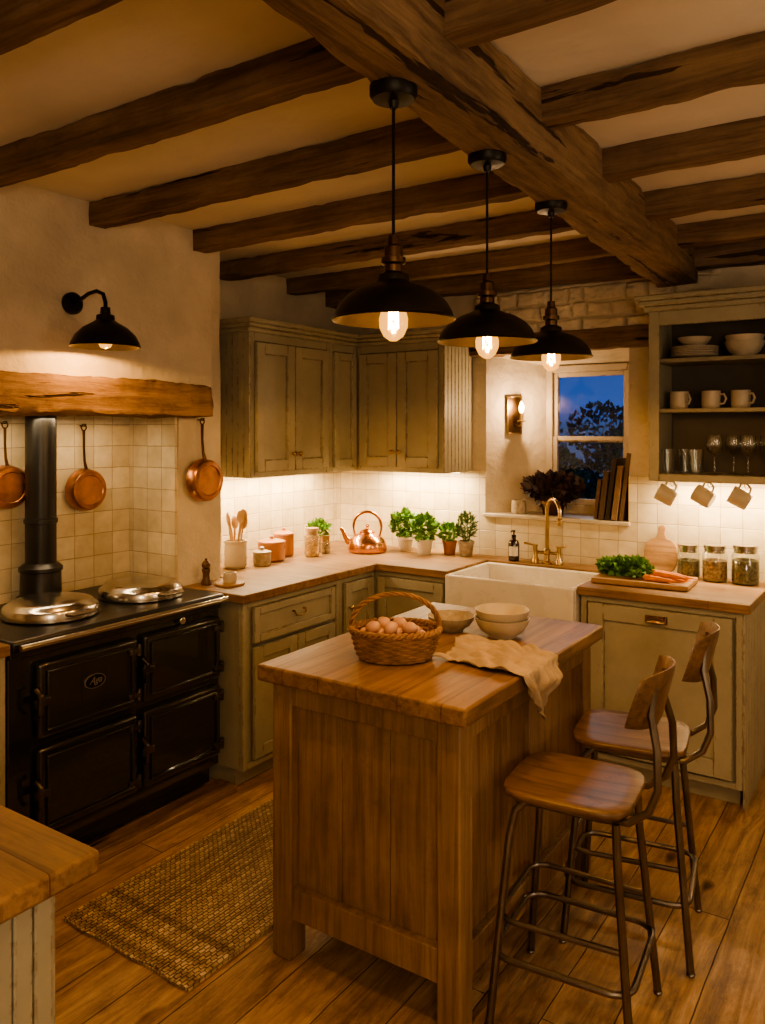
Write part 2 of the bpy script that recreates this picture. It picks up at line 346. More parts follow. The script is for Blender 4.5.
    def o(s,name,mat,parent=None,loc=(0,0,0),rot=(0,0,0),bevel=0,ang=35,bseg=2,solid=0,normals=True):
        if normals: bmesh.ops.recalc_face_normals(s.bm,faces=s.bm.faces[:])
        me=bpy.data.meshes.new(name); s.bm.to_mesh(me); s.bm.free()
        for mm in (mat if isinstance(mat,(list,tuple)) else [mat]): me.materials.append(mm)
        me.set_sharp_from_angle(angle=math.radians(ang))
        ob=bpy.data.objects.new(name,me); COL.objects.link(ob); ob.location=loc; ob.rotation_euler=rot
        if parent: ob.parent=parent
        if solid:
            q=ob.modifiers.new('solid','SOLIDIFY'); q.thickness=solid
        if bevel:
            q=ob.modifiers.new('bevel','BEVEL'); q.width=bevel; q.segments=bseg; q.limit_method='ANGLE'; q.angle_limit=math.radians(40)
        return ob
def tag(o,label,cat,group=None):
    o['label']=label; o['category']=cat
    if group: o['group']=group
    return o
def thing(name,label,cat,loc,rz=0,group=None,rot=None):
    e=bpy.data.objects.new(name,None); COL.objects.link(e); e.location=loc; e.empty_display_size=.05
    e.rotation_euler=rot if rot else (0,0,rz)
    return tag(e,label,cat,group)
def dup(root,loc,rz=None,rot=None,label=None):
    def cp(o,par):
        c=o.copy(); COL.objects.link(c)
        if par: c.parent=par; c.matrix_parent_inverse=o.matrix_parent_inverse
        for ch in list(o.children): cp(ch,c)
        return c
    c=cp(root,None); c.location=loc
    if rz is not None: c.rotation_euler=(0,0,rz)
    if rot is not None: c.rotation_euler=rot
    if label: c['label']=label
    return c
def struct(o): o['kind']='structure'; return o
def plabel(o,t): o['label']=t; return o
def lamp(name,typ,loc,e,col,size=.05,rot=(0,0,0),sy=None,parent=None):
    L=bpy.data.lights.new(name,typ); L.energy=e; L.color=col
    if typ=='AREA':
        L.size=size
        if sy: L.shape='RECTANGLE'; L.size_y=sy
    else: L.shadow_soft_size=size
    o=bpy.data.objects.new(name,L); COL.objects.link(o); o.location=loc; o.rotation_euler=rot
    if parent: o.parent=parent
    return o
WARM=(1,.64,.35); WARM2=(1,.72,.41)

# ------------------------------------------------------------ room shell
XL=-3.3; YB=4.35; ZC=2.6; XR=1.7; YF=-1.6
struct(B().box(XL-.05,XR+.05,YF-.05,YB+.35,-.1,0).o('floor',m_floor))
struct(B().box(XL-.05,XR+.05,YF-.05,YB+.35,ZC,ZC+.1).o('ceiling',m_ceil))
struct(B().box(XL-.1,XL,YF,YB,0,ZC).o('wall_left',m_plaster))
struct(B().box(XR,XR+.1,YF,YB,0,ZC).o('wall_right',m_plaster))
struct(B().box(XL,XR,YF-.1,YF,0,ZC).o('wall_front',m_plaster))
b=B()
hx0,hx1,hz0,hz1=-2.17,-1.31,1.13,2.10; wx0,wx1,wz0,wz1=-1.90,-1.36,1.15,2.04; yw=4.66
def q(*p): b.f([b.v(x) for x in p])
for (x0,x1,z0,z1) in ((XL,hx0,0,ZC),(hx1,XR,0,ZC),(hx0,hx1,0,hz0),(hx0,hx1,hz1,ZC)):
    q((x0,YB,z0),(x1,YB,z0),(x1,YB,z1),(x0,YB,z1))
for (a,c,d_,e) in (((hx0,hz0),(hx1,hz0),(wx1,wz0),(wx0,wz0)),((hx1,hz0),(hx1,hz1),(wx1,wz1),(wx1,wz0)),((hx1,hz1),(hx0,hz1),(wx0,wz1),(wx1,wz1)),((hx0,hz1),(hx0,hz0),(wx0,wz0),(wx0,wz1))):
    q((a[0],YB,a[1]),(c[0],YB,c[1]),(d_[0],yw,d_[1]),(e[0],yw,e[1]))
bmesh.ops.remove_doubles(b.bm,verts=b.bm.verts[:],dist=.0001)
for (x0,x1,z0,z1) in ((XL,wx0,0,ZC),(wx1,XR,0,ZC),(wx0,wx1,0,wz0),(wx0,wx1,wz1,ZC)):
    q((x0,yw+.02,z0),(x1,yw+.02,z0),(x1,yw+.02,z1),(x0,yw+.02,z1))
struct(b.o('wall_back',m_plaster,normals=False))
# whitewashed rubble stone above the window: irregular coursed blocks
b=B(); nx,nzc=190,54; G=[]
random.seed(5); ROWS=[2.19]
while ROWS[-1]<2.48: ROWS.append(ROWS[-1]+random.uniform(.055,.10))
CUTS=[]
for r_ in ROWS:
    xs=[-2.3]
    while xs[-1]<-.8: xs.append(xs[-1]+random.uniform(.09,.26))
    CUTS.append(xs)
for k in range(nzc+1):
    row=[]
    for i in range(nx+1):
        x=-2.26+1.42*i/nx; z=2.2+.27*k/nzc
        xw=x+.02*noise.noise(Vector((x*7,z*7,1))); zw=z+.016*noise.noise(Vector((x*6,z*6,9)))
        ri=max(0,max([j for j in range(len(ROWS)) if ROWS[j]<=zw] or [0]))
        dz=min(abs(zw-r_) for r_ in ROWS); dx=min(abs(xw-c_) for c_ in CUTS[ri])
        e=min(1,min(dz,dx)/.014); e=e*e*(3-2*e)
        ci=max([j for j in range(len(CUTS[ri])) if CUTS[ri][j]<=xw] or [0])
        dep=.6+.6*abs(math.sin(ci*12.9+ri*4.1))
        edge=min(1,min(i,nx-i)/6,min(k,nzc-k)/3+.3)
        row.append(b.v((x,4.352-(.008+.026*e*dep+.010*noise.noise(Vector((x*18,2,z*18)))+.005*noise.noise(Vector((x*50,2,z*50))))*edge,z)))
    G.append(row)
for k in range(nzc):
    for i in range(nx): b.f([G[k][i],G[k][i+1],G[k+1][i+1],G[k+1][i]])
struct(b.o('trim_7',m_plaster,normals=False,ang=70))
random.seed(7)
b=B(); b.rough(XL,-2.87,.85,2.775,1.74,ZC,amp=.008,step=.09,fr=2.5,wear=.6)
b.rough(XL,-2.95,2.635,2.915,0,1.78,amp=.006,step=.09,fr=2.5,seed=2,wear=.6); b.rough(XL,-2.95,2.70,2.915,1.76,ZC,amp=.006,step=.09,fr=2.5,seed=3); b.rough(XL,-2.95,.85,1.1,0,1.75,amp=.006,step=.09,seed=5)
struct(b.o('wall_chimney_breast',m_plaster,ang=55))
struct(B().box(XL,-3.288,1.1,2.635,.5,1.76).o('trim_1',m_tileY))
struct(B().box(-3.288,-2.955,2.618,2.634,.5,1.76).o('trim_2',m_tileX))
struct(B().box(XL,-3.288,2.92,YB,.9,1.40).o('trim_3',m_tileY))
b=B(); b.box(-3.288,hx0,4.338,YB,.9,1.40); b.box(hx0,hx1,4.338,YB,.9,hz0); b.box(hx1,.6,4.338,YB,.9,1.40)
struct(b.o('trim_4',m_tileX))
b=B(); b.poly([(hx0-.01,4.32),(hx1+.01,4.32),(hx1+.01,4.36),(wx1+.01,yw-.01),(wx0-.01,yw-.01),(hx0-.01,4.36)],hz0,hz0+.022)
struct(b.o('trim_5',m_stone,bevel=.004))
tag(B().rough(-2.30,-1.16,4.30,4.5,2.095,2.215,amp=.009,seed=9,step=.05).o('window_lintel',m_beam,ang=35),'rough dark oak lintel above the window recess','beam')
tag(B().rough(XL,-2.80,.9,2.72,1.715,1.868,amp=.012,fr=7,step=.025,seed=4).o('mantel_beam',m_mantel,ang=35),'rough-hewn warm brown oak mantel beam over the range cooker','beam')
struct(B().box(-2.70,-2.585,1.3,2.66,0,.035).o('trim_6',m_mantel,bevel=.006))
b=B(); b.rough(0,.2,YF,YB,2.405,ZC,amp=.009,step=.035,fr=6,seed=1)
for v in b.bm.verts:
    y=v.co.y; t=v.co.x/.2; L_=-.92-.055*y; R_=-.80-.035*y; v.co.x=L_*(1-t)+R_*t
tag(b.o('main_ceiling_beam',m_beamY,ang=35),'massive rough-hewn oak main beam running under the ceiling','beam')
k=0
for yj in (.40,.99,1.55,2.12,2.69,3.27,3.87):
    w=.040; xl=-2.87 if yj<2.7 else XL
    for (a,c) in ((xl,-.92-.055*yj+.01),(-.80-.035*yj-.01,XR)):
        k+=1
        ob=B().rough(a,c,yj-w,yj+w,2.502,ZC,amp=.0055,step=.035,fr=6,seed=k*3.1).o('ceiling_joist',m_beam,ang=35)
        tag(ob,'dark aged oak joist crossing the plaster ceiling','beam','ceiling joists')
for a,c,sd in ((-3.3,-1.14,77),(-.95,XR,78)):
    ob=B().rough(a,c,4.22,4.34,2.47,ZC,amp=.006,step=.05,seed=sd).o('ceiling_joist',m_beam,ang=40); tag(ob,'dark aged oak joist along the back wall','beam','ceiling joists')

# window
w=thing('window_1','cream painted wooden sash window with dusk garden behind','window',((wx0+wx1)/2,4.62,wz0)); struct(w)
W=(wx1-wx0)/2; H=wz1-wz0
b=B(); t=.042
b.box(-W,-W+t,0,.05,0,H); b.box(W-t,W,0,.05,0,H); b.box(-W+t,W-t,0,.05,0,t+.01); b.box(-W+t,W-t,0,.05,H-t,H)
b.o('window_frame',m_cream,w,bevel=.004)
b=B(); hm=H*.5
for z0,z1,y in ((t+.01,hm+.018,.008),(hm-.018,H-t,.02)):
    a=.028
    b.box(-W+t,-W+t+a,y,y+.025,z0,z1); b.box(W-t-a,W-t,y,y+.025,z0,z1); b.box(-W+t+a,W-t-a,y,y+.025,z0,z0+a+.008); b.box(-W+t+a,W-t-a,y,y+.025,z1-a,z1)
b.o('window_sash',m_cream,w,bevel=.003)
B().box(-W+t,W-t,.024,.028,t,H-t).o('window_pane',m_winglass,w)
struct(B().box(-14,8,4.8,26,-.3,-.2).o('ground_garden',m_grass))
def tree(x,y,r,h,n,seed):
    random.seed(seed)
    t_=thing('garden_tree','dark leafy garden tree silhouetted at dusk','tree',(x,y,-.2),group='garden trees')
    B().tube([(0,0,0),(.05,0,h*.4),(0,.05,h*.8)],[.1,.07,.03]).o('trunk',m_bark,t_)
    b=B()
    for i in range(8):
        b.leaves((random.uniform(-r,r)*.6,random.uniform(-r,r)*.5,h*random.uniform(.3,1)),(r*.5,r*.5,r*.4),n//8,.085)
    b.o('foliage',m_treeleaf,t_,normals=False)
tree(-4.1,9.3,.9,1.45,4400,1); tree(-2.5,9.6,.8,1.6,4000,2); tree(-3.5,12.0,1.0,1.9,4400,3); tree(-6.2,12.5,1.4,2.3,3000,4)
lamp('garden_fill','POINT',(-2.2,6.4,2.4),26,(.75,.88,1),.15)  # added fill light outside, out of view, brightens the garden foliage
random.seed(11)

# ------------------------------------------------------------ cabinets
def door(parent,x0,x1,z0,z1,mat=m_sage,knob=None,fr=.055,y=0,nm='door'):
    cx=(x0+x1)/2; w=(x1-x0)/2; h=z1-z0
    b=B(); T=.02
    b.box(-w,-w+fr,-T,0,0,h); b.box(w-fr,w,-T,0,0,h); b.box(-w+fr,w-fr,-T,0,0,fr); b.box(-w+fr,w-fr,-T,0,h-fr,h)
    b.box(-w+fr,w-fr,-T*.3,0,fr,h-fr)
    d=b.o(nm,mat,parent,loc=(cx,y,z0),bevel=.0025)
    if knob:
        kk,kx,kz=knob; kx-=cx; kz-=z0
        if kk=='knob':
            b=B(); b.X=Matrix.Translation((kx,-T,kz))@Matrix.Rotation(PI/2,4,'X')
            b.lathe([(.006,0),(.005,.012),(.013,.017),(.014,.023),(.008,.029),(0,.03)],16); b.o('knob',m_brass,d)
        elif kk=='cup':
            b=B(); n=14
            b.X=Matrix.Translation((kx,-T,kz))
            rings=[]
            for j in range(7):
                a=PI/2*j/6
                rings.append([b.v((.045*math.cos(PI*i/n),-.028*math.sin(a)*math.sin(PI*i/n)**.6-.001,.024*math.sin(PI*i/n)*math.cos(a))) for i in range(n+1)])
            for r0,r1 in zip(rings,rings[1:]):
                for i in range(n): b.f([r0[i],r0[i+1],r1[i+1],r1[i]])
            b.box(-.05,.05,-.003,0,-.004,.03)
            b.o('handle',m_brass,d,solid=.002)
        elif kk=='drop':
            b=B(); b.tube([(kx-.04,-T,kz+.008),(kx-.04,-T-.018,kz+.008)],.005); b.tube([(kx+.04,-T,kz+.008),(kx+.04,-T-.018,kz+.008)],.005)
            b.tube([(kx-.045,-T-.018,kz+.01),(kx-.035,-T-.022,kz-.01),(kx,-T-.024,kz-.016),(kx+.035,-T-.022,kz-.01),(kx+.045,-T-.018,kz+.01)],.005); b.o('handle',m_brass,d)
    return d
def beads(b,x,y0,y1,z0,z1,side):
    n=int((y1-y0)/.038)
    for i in range(n):
        a=y0+(y1-y0)*i/n; c=y0+(y1-y0)*(i+1)/n
        xx=(x,x+.009) if side>0 else (x-.009,x)
        b.box(xx[0],xx[1],a+.0016,c-.0016,z0,z1)
def base_cab(label,loc,rz,w,d,doors,h=.86,toe=.09,sideR=False,sideL=False):
    c=thing('base_cabinet',label,'cabinet',loc,rz)
    b=B(); b.box(0,w,.02,d,toe,h); b.box(.02,w-.02,.07,d,0,toe)
    f=.028
    b.box(0,f,0,.02,toe,h); b.box(w-f,w,0,.02,toe,h); b.box(f,w-f,0,.02,h-f,h); b.box(f,w-f,0,.02,toe,toe+f)
    b.o('cabinet_body',m_sage,c,bevel=.002)
    if sideR:
        b=B(); beads(b,w,.0,d,.0,h,1); b.o('side_panel',m_sage,c,bevel=.003)
    if sideL:
        b=B(); beads(b,0,.0,d,.0,h,-1); b.o('side_panel',m_sage,c,bevel=.003)
    for dd in doors:
        door(c,*dd[:4],knob=dd[4],nm=dd[5] if len(dd)>5 else 'door',fr=dd[6] if len(dd)>6 else .055)
    return c
base_cab('sage painted base cabinet with one drawer above two doors',(-2.56,2.67,0),PI/2,.73,.38,
  [(.06,.67,.665,.83,('drop',.365,.76),'drawer',.035),(.06,.362,.13,.645,('knob',.335,.56)),(.368,.67,.13,.645,('knob',.395,.56))])
base_cab('narrow sage painted corner base cabinet with one door',(-2.56,3.40,0),PI/2,.33,.70,[(.03,.30,.13,.83,('knob',.06,.7))])
base_cab('sage painted base cabinet with one panelled door beside the sink',(-2.56,3.73,0),0,.48,.60,[(.03,.45,.13,.83,('knob',.41,.72))])
c=thing('sink_cabinet','sage painted two-door cabinet under the white sink','cabinet',(-2.08,3.73,0))
b=B(); b.box(0,.72,.02,.60,.09,.655); b.box(.02,.7,.07,.6,0,.09); b.o('cabinet_body',m_sage,c,bevel=.002)
door(c,.02,.357,.12,.64,y=.02,knob=('knob',.33,.55)); door(c,.363,.70,.12,.64,y=.02,knob=('knob',.39,.55))
base_cab('worn sage base cabinet with large panelled door and cup handle',(-1.355,3.73,0),0,.72,.60,[(.04,.68,.13,.83,('cup',.36,.775),'door',.075)],sideR=True)
base_cab('worn cream painted cabinet beside the range cooker',(-2.66,1.17,0),PI/2,.42,.60,[(.03,.39,.13,.83,('knob',.06,.7))])
c=thing('base_cabinet','worn cream painted cabinet with tongue-and-groove end panels','cabinet',(-2.75,.20,0))
b=B(); b.box(0,1.47,.0,.65,0,.858); b.o('cabinet_body',m_sage,c,bevel=.003)
b=B(); beads(b,1.47,.0,.65,0,.858,1); b.o('side_panel',m_sage,c,bevel=.003)
b=B()
for i in range(12): b.box(1.47*i/12+.003,1.47*(i+1)/12-.003,.65,.662,0,.858)
b.o('back_panel',m_sage,c,bevel=.003)
tag(B().box(-2.78,-1.215,.17,.905,.859,.902).o('worktop',m_top,bevel=.008,bseg=3),'thick oak worktop with a rounded corner on cream cabinets','worktop')
tag(B().box(-3.28,-2.63,1.15,1.592,.862,.902).o('worktop',m_topY,bevel=.005),'short oak worktop beside the range cooker','worktop')
wt=B().poly([(-2.53,2.645),(-2.53,3.70),(-2.075,3.70),(-2.075,4.17),(-1.365,4.17),(-1.365,3.70),(-.60,3.70),(-.60,4.335),(-3.285,4.335),(-3.285,2.93),(-2.935,2.93),(-2.935,2.645)],.862,.902)
tag(wt.o('worktop',m_top,bevel=.005),'continuous oak worktop turning the corner around the sink','worktop')

def wall_cab(label,loc,rz,w,d,doors,h=.76,sideR=False,sideL=False,frw=None,corn=(0,0)):
    c=thing('wall_cabinet',label,'cabinet',loc,rz); frw=frw or w
    b=B(); b.box(0,w,.02,d,0,h); f=.03
    b.box(0,f,0,.02,0,h); b.box(frw-f,frw,0,.02,0,h); b.box(f,frw-f,0,.02,h-f*1.5,h); b.box(f,frw-f,0,.02,0,f)
    b.o('cabinet_body',m_sage,c,bevel=.002)
    for dd in doors: door(c,*dd[:4],knob=dd[4],fr=dd[5] if len(dd)>5 else .06)
    if sideR: b=B(); beads(b,w,0,d,0,h,1); b.o('side_panel',m_sage,c,bevel=.002)
    if sideL: b=B(); beads(b,0,0,d,0,h,-1); b.o('side_panel',m_sage,c,bevel=.002)
    b=B(); l0,l1=corn
    b.box(-.012-l0,frw+l1,-.015,d,h,h+.025); b.box(-.012-l0*1.8,frw+l1*1.8,-.04,d,h+.025,h+.045); b.box(-.012-l0*2.4,frw+l1*2.4,-.055,d,h+.045,h+.07)
    b.o('cornice',m_sage,c,bevel=.006)
    return c
wall_cab('sage painted two-door wall cabinet with moulded cornice',(-2.88,3.06,1.40),PI/2,.67,.41,[(.03,.333,.03,.71,('knob',.31,.12)),(.339,.64,.03,.71,('knob',.362,.12))],sideL=True,corn=(.02,0))
wall_cab('narrow sage painted corner wall cabinet with one door',(-2.88,3.73,1.40),PI/2,.61,.41,[(.025,.245,.03,.71,None,.045)],frw=.27)
wall_cab('sage painted two-door wall cabinet with beaded end panel',(-2.88,4.0,1.40),0,.61,.34,[(.03,.302,.03,.71,('knob',.28,.12)),(.308,.58,.03,.71,('knob',.33,.12))],sideR=True,corn=(0,.02))

# dresser
c=thing('plate_rack_dresser','open sage painted wall dresser with dark interior shelves','shelf unit',(-1.11,4.0,1.40))
W=.72;Dp=.335;H=.83
b=B(); b.box(0,.03,.02,Dp,0,H); b.box(W-.03,W,.02,Dp,0,H); b.box(.03,W-.03,.02,Dp,H-.03,H); b.box(.03,W-.03,.02,Dp,0,.035)
b.box(0,.05,0,.02,0,H); b.box(W-.05,W,0,.02,0,H); b.box(.05,W-.05,0,.02,H-.07,H); b.box(.05,W-.05,0,.02,0,.036)
b.o('dresser_body',m_sage,c,bevel=.003)
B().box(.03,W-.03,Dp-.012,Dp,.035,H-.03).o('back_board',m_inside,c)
for z in (.335,.58): plabel(B().box(.03,W-.03,.03,Dp-.012,z,z+.02).o('shelf',m_saged,c,bevel=.002),'darkened sage shelf')
b=B(); b.box(-.02,W+.02,-.02,Dp,H,H+.025); b.box(-.04,W+.04,-.045,Dp,H+.025,H+.05); b.box(-.055,W+.055,-.06,Dp,H+.05,H+.075); b.o('cornice',m_sage,c,bevel=.006)
b=B(); beads(b,W,0,Dp,0,H,1); b.o('side_panel',m_sage,c,bevel=.003)
# ------------------------------------------------------------ sink and tap
s=thing('butler_sink','deep white fireclay farmhouse sink set in the worktop','sink',(-2.07,3.665,.66))
b=B(); w,d,h,t=.70,.50,.232,.028
b.box(0,w,0,t,0,h); b.box(0,w,d-t,d,0,h); b.box(0,t,t,d-t,0,h); b.box(w-t,w,t,d-t,0,h); b.box(t,w-t,t,d-t,0,.03)
b.o('basin',m_white,s,bevel=.008,bseg=3)
B().lathe([(0,.034),(.03,.034),(.035,.031),(.035,.03)],20,(.35,.25,0)).o('drain',m_chrome,s)
t=thing('kitchen_tap','aged brass swan-neck tap with two lever handles behind the sink','tap',(-1.735,4.235,.902))
b=B(); b.lathe([(.028,0),(.028,.008),(.018,.015),(.015,.05),(.02,.055),(.02,.075),(.012,.085)],20)
b.tube([(0,0,.08),(0,0,.26)]+[(.055-.055*math.cos(a),-.045+.045*math.cos(a),.29+.075*math.sin(a)) for a in [PI*i/12 for i in range(13)]]+[(.11,-.09,.25)],.011,12)
b.lathe([(.015,0),(.015,.03),(.011,.035)],14,(.11,-.09,.23)); b.o('spout',m_brass,t)
for sx in (-1,1):
    b=B(); b.tube([(0,0,.06),(sx*.07,0,.06)],.009); b.lathe([(.022,0),(.02,.02),(.013,.03),(.013,.09),(.016,.1),(0,.104)],16,(sx*.07,0,0)); b.tube([(sx*.07,0,.095),(sx*.10,-.02,.105),(sx*.125,-.035,.11)],[.006,.005,.007]); b.o('tap_handle',m_brass,t)

# ------------------------------------------------------------ range cooker
r=thing('range_cooker','black enamel cast-iron range cooker with four ovens and chrome lids','cooker',(-2.66,1.603,0),PI/2)
W=1.027; Dp=.615
b=B(); b.box(0,W,.012,Dp,.12,.86); b.box(.02,W-.02,.05,Dp-.02,.035,.12); b.o('cooker_body',m_black,r,bevel=.006,bseg=3)
B().box(-.003,W+.003,-.025,Dp,.86,.905).o('hob_top',m_blackm,r,bevel=.012,bseg=3)
B().box(.0,W,-.004,.012,.835,.862).o('front_trim',m_black,r,bevel=.004)
b=B(); b.tube([(.01,-.055,.885),(W-.01,-.055,.885)],.012,14)
for x in (.03,W*.5,W-.03): b.tube([(x,-.055,.885),(x,-.015,.885)],.008)
plabel(b.o('towel_rail',m_chrome,r),'chrome front rail')
for (x0,x1) in ((.10,.545),(.575,1.01)):
    for (z0,z1) in ((.525,.805),(.175,.495)):
        w_=x1-x0;h_=z1-z0
        d=B().box(0,w_,-.022,.012,0,h_).o('oven_door',m_black,r,loc=(x0,0,z0),bevel=.016,bseg=4)
        b=B(); b.box(.03,w_-.03,-.032,-.021,.03,.038); b.box(.03,w_-.03,-.032,-.021,h_-.038,h_-.03); b.box(.03,.038,-.032,-.021,.038,h_-.038); b.box(w_-.038,w_-.03,-.032,-.021,.038,h_-.038); b.o('door_panel',m_black,d,bevel=.003)
        for zz in (.05,h_-.05):
            b=B(); b.tube([(w_+.004,-.02,zz-.024),(w_+.004,-.02,zz+.024)],.010,10); b.box(w_-.05,w_+.004,-.031,-.019,zz-.010,zz+.010)
            plabel(b.o('hinge',m_hinge,d,bevel=.001),'worn steel hinge')
        b=B(); b.tube([(-.012,-.022,h_*.5-.05),(-.012,-.052,h_*.5-.035),(-.012,-.056,h_*.5+.035),(-.012,-.022,h_*.5+.05)],.009,10); b.box(-.02,.04,-.036,-.018,h_*.5-.014,h_*.5+.014)
        b.o('door_handle',m_hinge,d,bevel=.002)
bd=B(); bd.X=Matrix.Translation((.335,-.0225,.685))@Matrix.Rotation(PI/2,4,'X')@Matrix.Diagonal((1.75,1,1,1))
bd.lathe([(.0270,0),(.0270,.004),(.0266,.0055),(.0252,.0055),(.0248,.004),(0,.004)],36)
bo=bd.o('badge',m_badge,r); plabel(bo,'oval steel and black maker badge')
bd=B(); bd.X=Matrix.Translation((.335,-.0265,.685))@Matrix.Rotation(PI/2,4,'X')@Matrix.Diagonal((1.75,1,1,1)); bd.lathe([(0,.0006),(.0247,.0006),(.0247,0)],36); bd.o('badge_field',m_iron,bo)
cu=bpy.data.curves.new('txt','FONT'); cu.body='Aga'; cu.size=.036; cu.shear=.5; cu.extrude=.0008; cu.align_x='CENTER'; cu.align_y='CENTER'
to=bpy.data.objects.new('txt',cu); COL.objects.link(to); bpy.context.view_layer.update()
me=bpy.data.meshes.new_from_object(to.evaluated_get(bpy.context.evaluated_depsgraph_get())); bpy.data.objects.remove(to)
me.materials.clear(); me.materials.append(m_badge); lt=bpy.data.objects.new('badge_lettering',me); COL.objects.link(lt); lt.parent=bo; lt.location=(.335,-.0285,.688); lt.rotation_euler=(PI/2,0,0)
b=B(); b.X=Matrix.Translation((.79,-.006,.823))@Matrix.Rotation(PI/2,4,'X'); b.lathe([(.016,0),(.016,.006),(.013,.008),(0,.007)],20); plabel(b.o('temperature_gauge',m_chrome,r),'small round chrome temperature gauge')
for lx in (.33,.78):
    ld=B().lathe([(.176,0),(.184,.006),(.184,.032),(.179,.043),(.168,.049),(.160,.058),(.135,.066),(.08,.074),(0,.077)],56).o('hob_lid',m_lid,r,loc=(lx,.25,.905))
    b=B(); b.tube([(-.05,-.17,.03),(-.05,-.215,.035),(.05,-.215,.035),(.05,-.17,.03)],.007); b.o('lid_handle',m_chrome,ld)
    b=B(); b.box(-.05,.05,.15,.20,0,.03); b.o('lid_hinge',m_iron,ld,bevel=.006)
b=B(); b.lathe([(.10,0),(.10,.02),(.086,.03),(.083,.13),(.09,.135),(.09,.15),(.072,.165),(.064,.17),(.064,.34),(.070,.342),(.070,.36),(.064,.362),(.064,.82)],32,(.46,.52,.905))
b.o('flue_pipe',m_blackm,r)

def pan(label,loc,rz,rad=.1,hl=.2):
    p=thing('copper_pan',label,'pan',loc,rz,'hanging copper pans')
    b=B(); b.X=Matrix.Translation((0,-.012,-hl-rad))@Matrix.Rotation(PI/2,4,'X')
    b.lathe([(rad*.96,.0),(rad,.0),(rad,.002),(rad*.95,.040),(rad*.88,.050),(rad*.70,.052),(rad*.66,.049),(0,.050)],40)
    b.o('pan_body',m_copper2,p,solid=.002)
    b=B(); b.tube([(0,-.03,-hl-.005),(0,-.018,-hl+.03),(0,-.012,-hl*.5),(0,-.012,-.02)],[.012,.009,.008,.010],10,flat=.5)
    b.tube([(.013*math.cos(a),-.012,-.008+.015*math.sin(a)) for a in [2*PI*i/14 for i in range(14)]],.0035,6,closed=True)
    for sx in (-.007,.007): b.ball((sx,-.045,-hl-.012),.004,seg=8,rg=6)
    b.o('pan_handle',m_bronze,p)
    k_=B(); k_.tube([(0,.02,0),(0,-.02,-.002),(0,-.026,.008)],.003,6); k_.o('hook',m_iron,p)
    return p
pan('round copper pan hanging by its iron handle on the tiled alcove',(-3.27,2.335,1.67),PI/2,.10,.20)
pan('round copper pan hanging by its iron handle beside the flue',(-3.27,1.945,1.68),PI/2,.095,.18)
pan('larger copper pan hanging on the plastered pier',(-2.925,2.755,1.70),PI/2,.105,.19)

# ------------------------------------------------------------ pendants
def pendant(loc,label='black metal dome pendant lamp with glowing filament bulb'):
    p=thing('pendant_lamp',label,'lamp',loc,0,'pendant lamps over the island')
    B().lathe([(0,.004),(.053,.004),(.053,-.016),(.046,-.026),(.012,-.03),(.008,-.045),(0,-.045)],28).o('canopy',m_iron,p)
    B().tube([(0,0,-.04),(0,0,-.345)],.0035,8).o('cord',m_iron,p)
    B().lathe([(0,-.325),(.012,-.325),(.014,-.345),(.02,-.35),(.021,-.372),(.027,-.374),(.027,-.386),(.02,-.39),(.02,-.41),(.028,-.413),(.03,-.43),(0,-.43)],24).o('socket',m_bronze,p)
    pr=[(.022,-.405),(.034,-.412),(.036,-.425),(.05,-.432),(.078,-.442),(.102,-.457),(.120,-.476),(.130,-.495),(.133,-.507),(.137,-.509)]
    pi=[(.134,-.512),(.127,-.497),(.116,-.479),(.099,-.461),(.076,-.446),(.048,-.436),(.02,-.434)]
    B().lathe(pr+pi,48).o('lamp_shade',m_shade,p)
    B().lathe([(.013,-.43),(.014,-.45),(.016,-.462),(.026,-.485),(.032,-.507),(.031,-.527),(.022,-.546),(.008,-.556),(0,-.557)],24).o('light_bulb',m_bulb,p)
    b=B(); b.tube([(0,0,-.44),(0,0,-.47)],.003,6); b.o('filament_stem',m_bronze,p)
    b=B(); pts=[]
    for i in range(9):
        a=i*2*PI/8; rr=.010 if i%2 else .013; pts.append((rr*math.cos(a),rr*math.sin(a),-.472 if i%2 else -.53))
    b.tube(pts,.0014,5)
    b.o('filament',m_fil,p)
    lamp('bulb_light','POINT',(0,0,-.503),29,WARM,.006,parent=p)
    return p
for x,y in ((-.962,1.475),(-.985,1.98),(-1.018,2.52)): pendant((x,y,2.402))

# wall lamp
p=thing('wall_lamp','black gooseneck wall lamp with metal shade above the mantel','lamp',(-2.865,1.997,2.165),PI/2)
b=B(); b.X=Matrix.Rotation(PI/2,4,'X'); b.lathe([(0,-.008),(.045,-.008),(.045,.012),(.036,.022),(.012,.026),(0,.026)],28); b.o('wall_plate',m_iron,p)
B().tube([(0,-.02,0),(0,-.06,.012),(0,-.11,.03),(0,-.16,.035),(0,-.20,.02),(0,-.215,-.015),(0,-.215,-.05)],.008,10).o('arm',m_iron,p)
b=B(); b.lathe([(.0,-.035),(.018,-.035),(.02,-.06),(.034,-.066),(.036,-.085),(.05,-.095),(.085,-.115),(.115,-.145),(.130,-.175),(.134,-.19),(.130,-.191),(.124,-.176),(.106,-.147),(.08,-.12),(.045,-.1),(0,-.098)],40,(0,-.215,0)); b.o('lamp_shade',m_shade,p)
B().lathe([(.012,-.1),(.014,-.12),(.028,-.15),(.03,-.172),(.018,-.192),(0,-.198)],20,(0,-.215,0)).o('light_bulb',m_bulb,p)
B().tube([(0,-.215,-.13),(.005,-.215,-.16),(0,-.215,-.175)],.002,5).o('filament',m_fil,p)
lamp('bulb_light','POINT',(0,-.215,-.17),25,WARM,.012,parent=p)

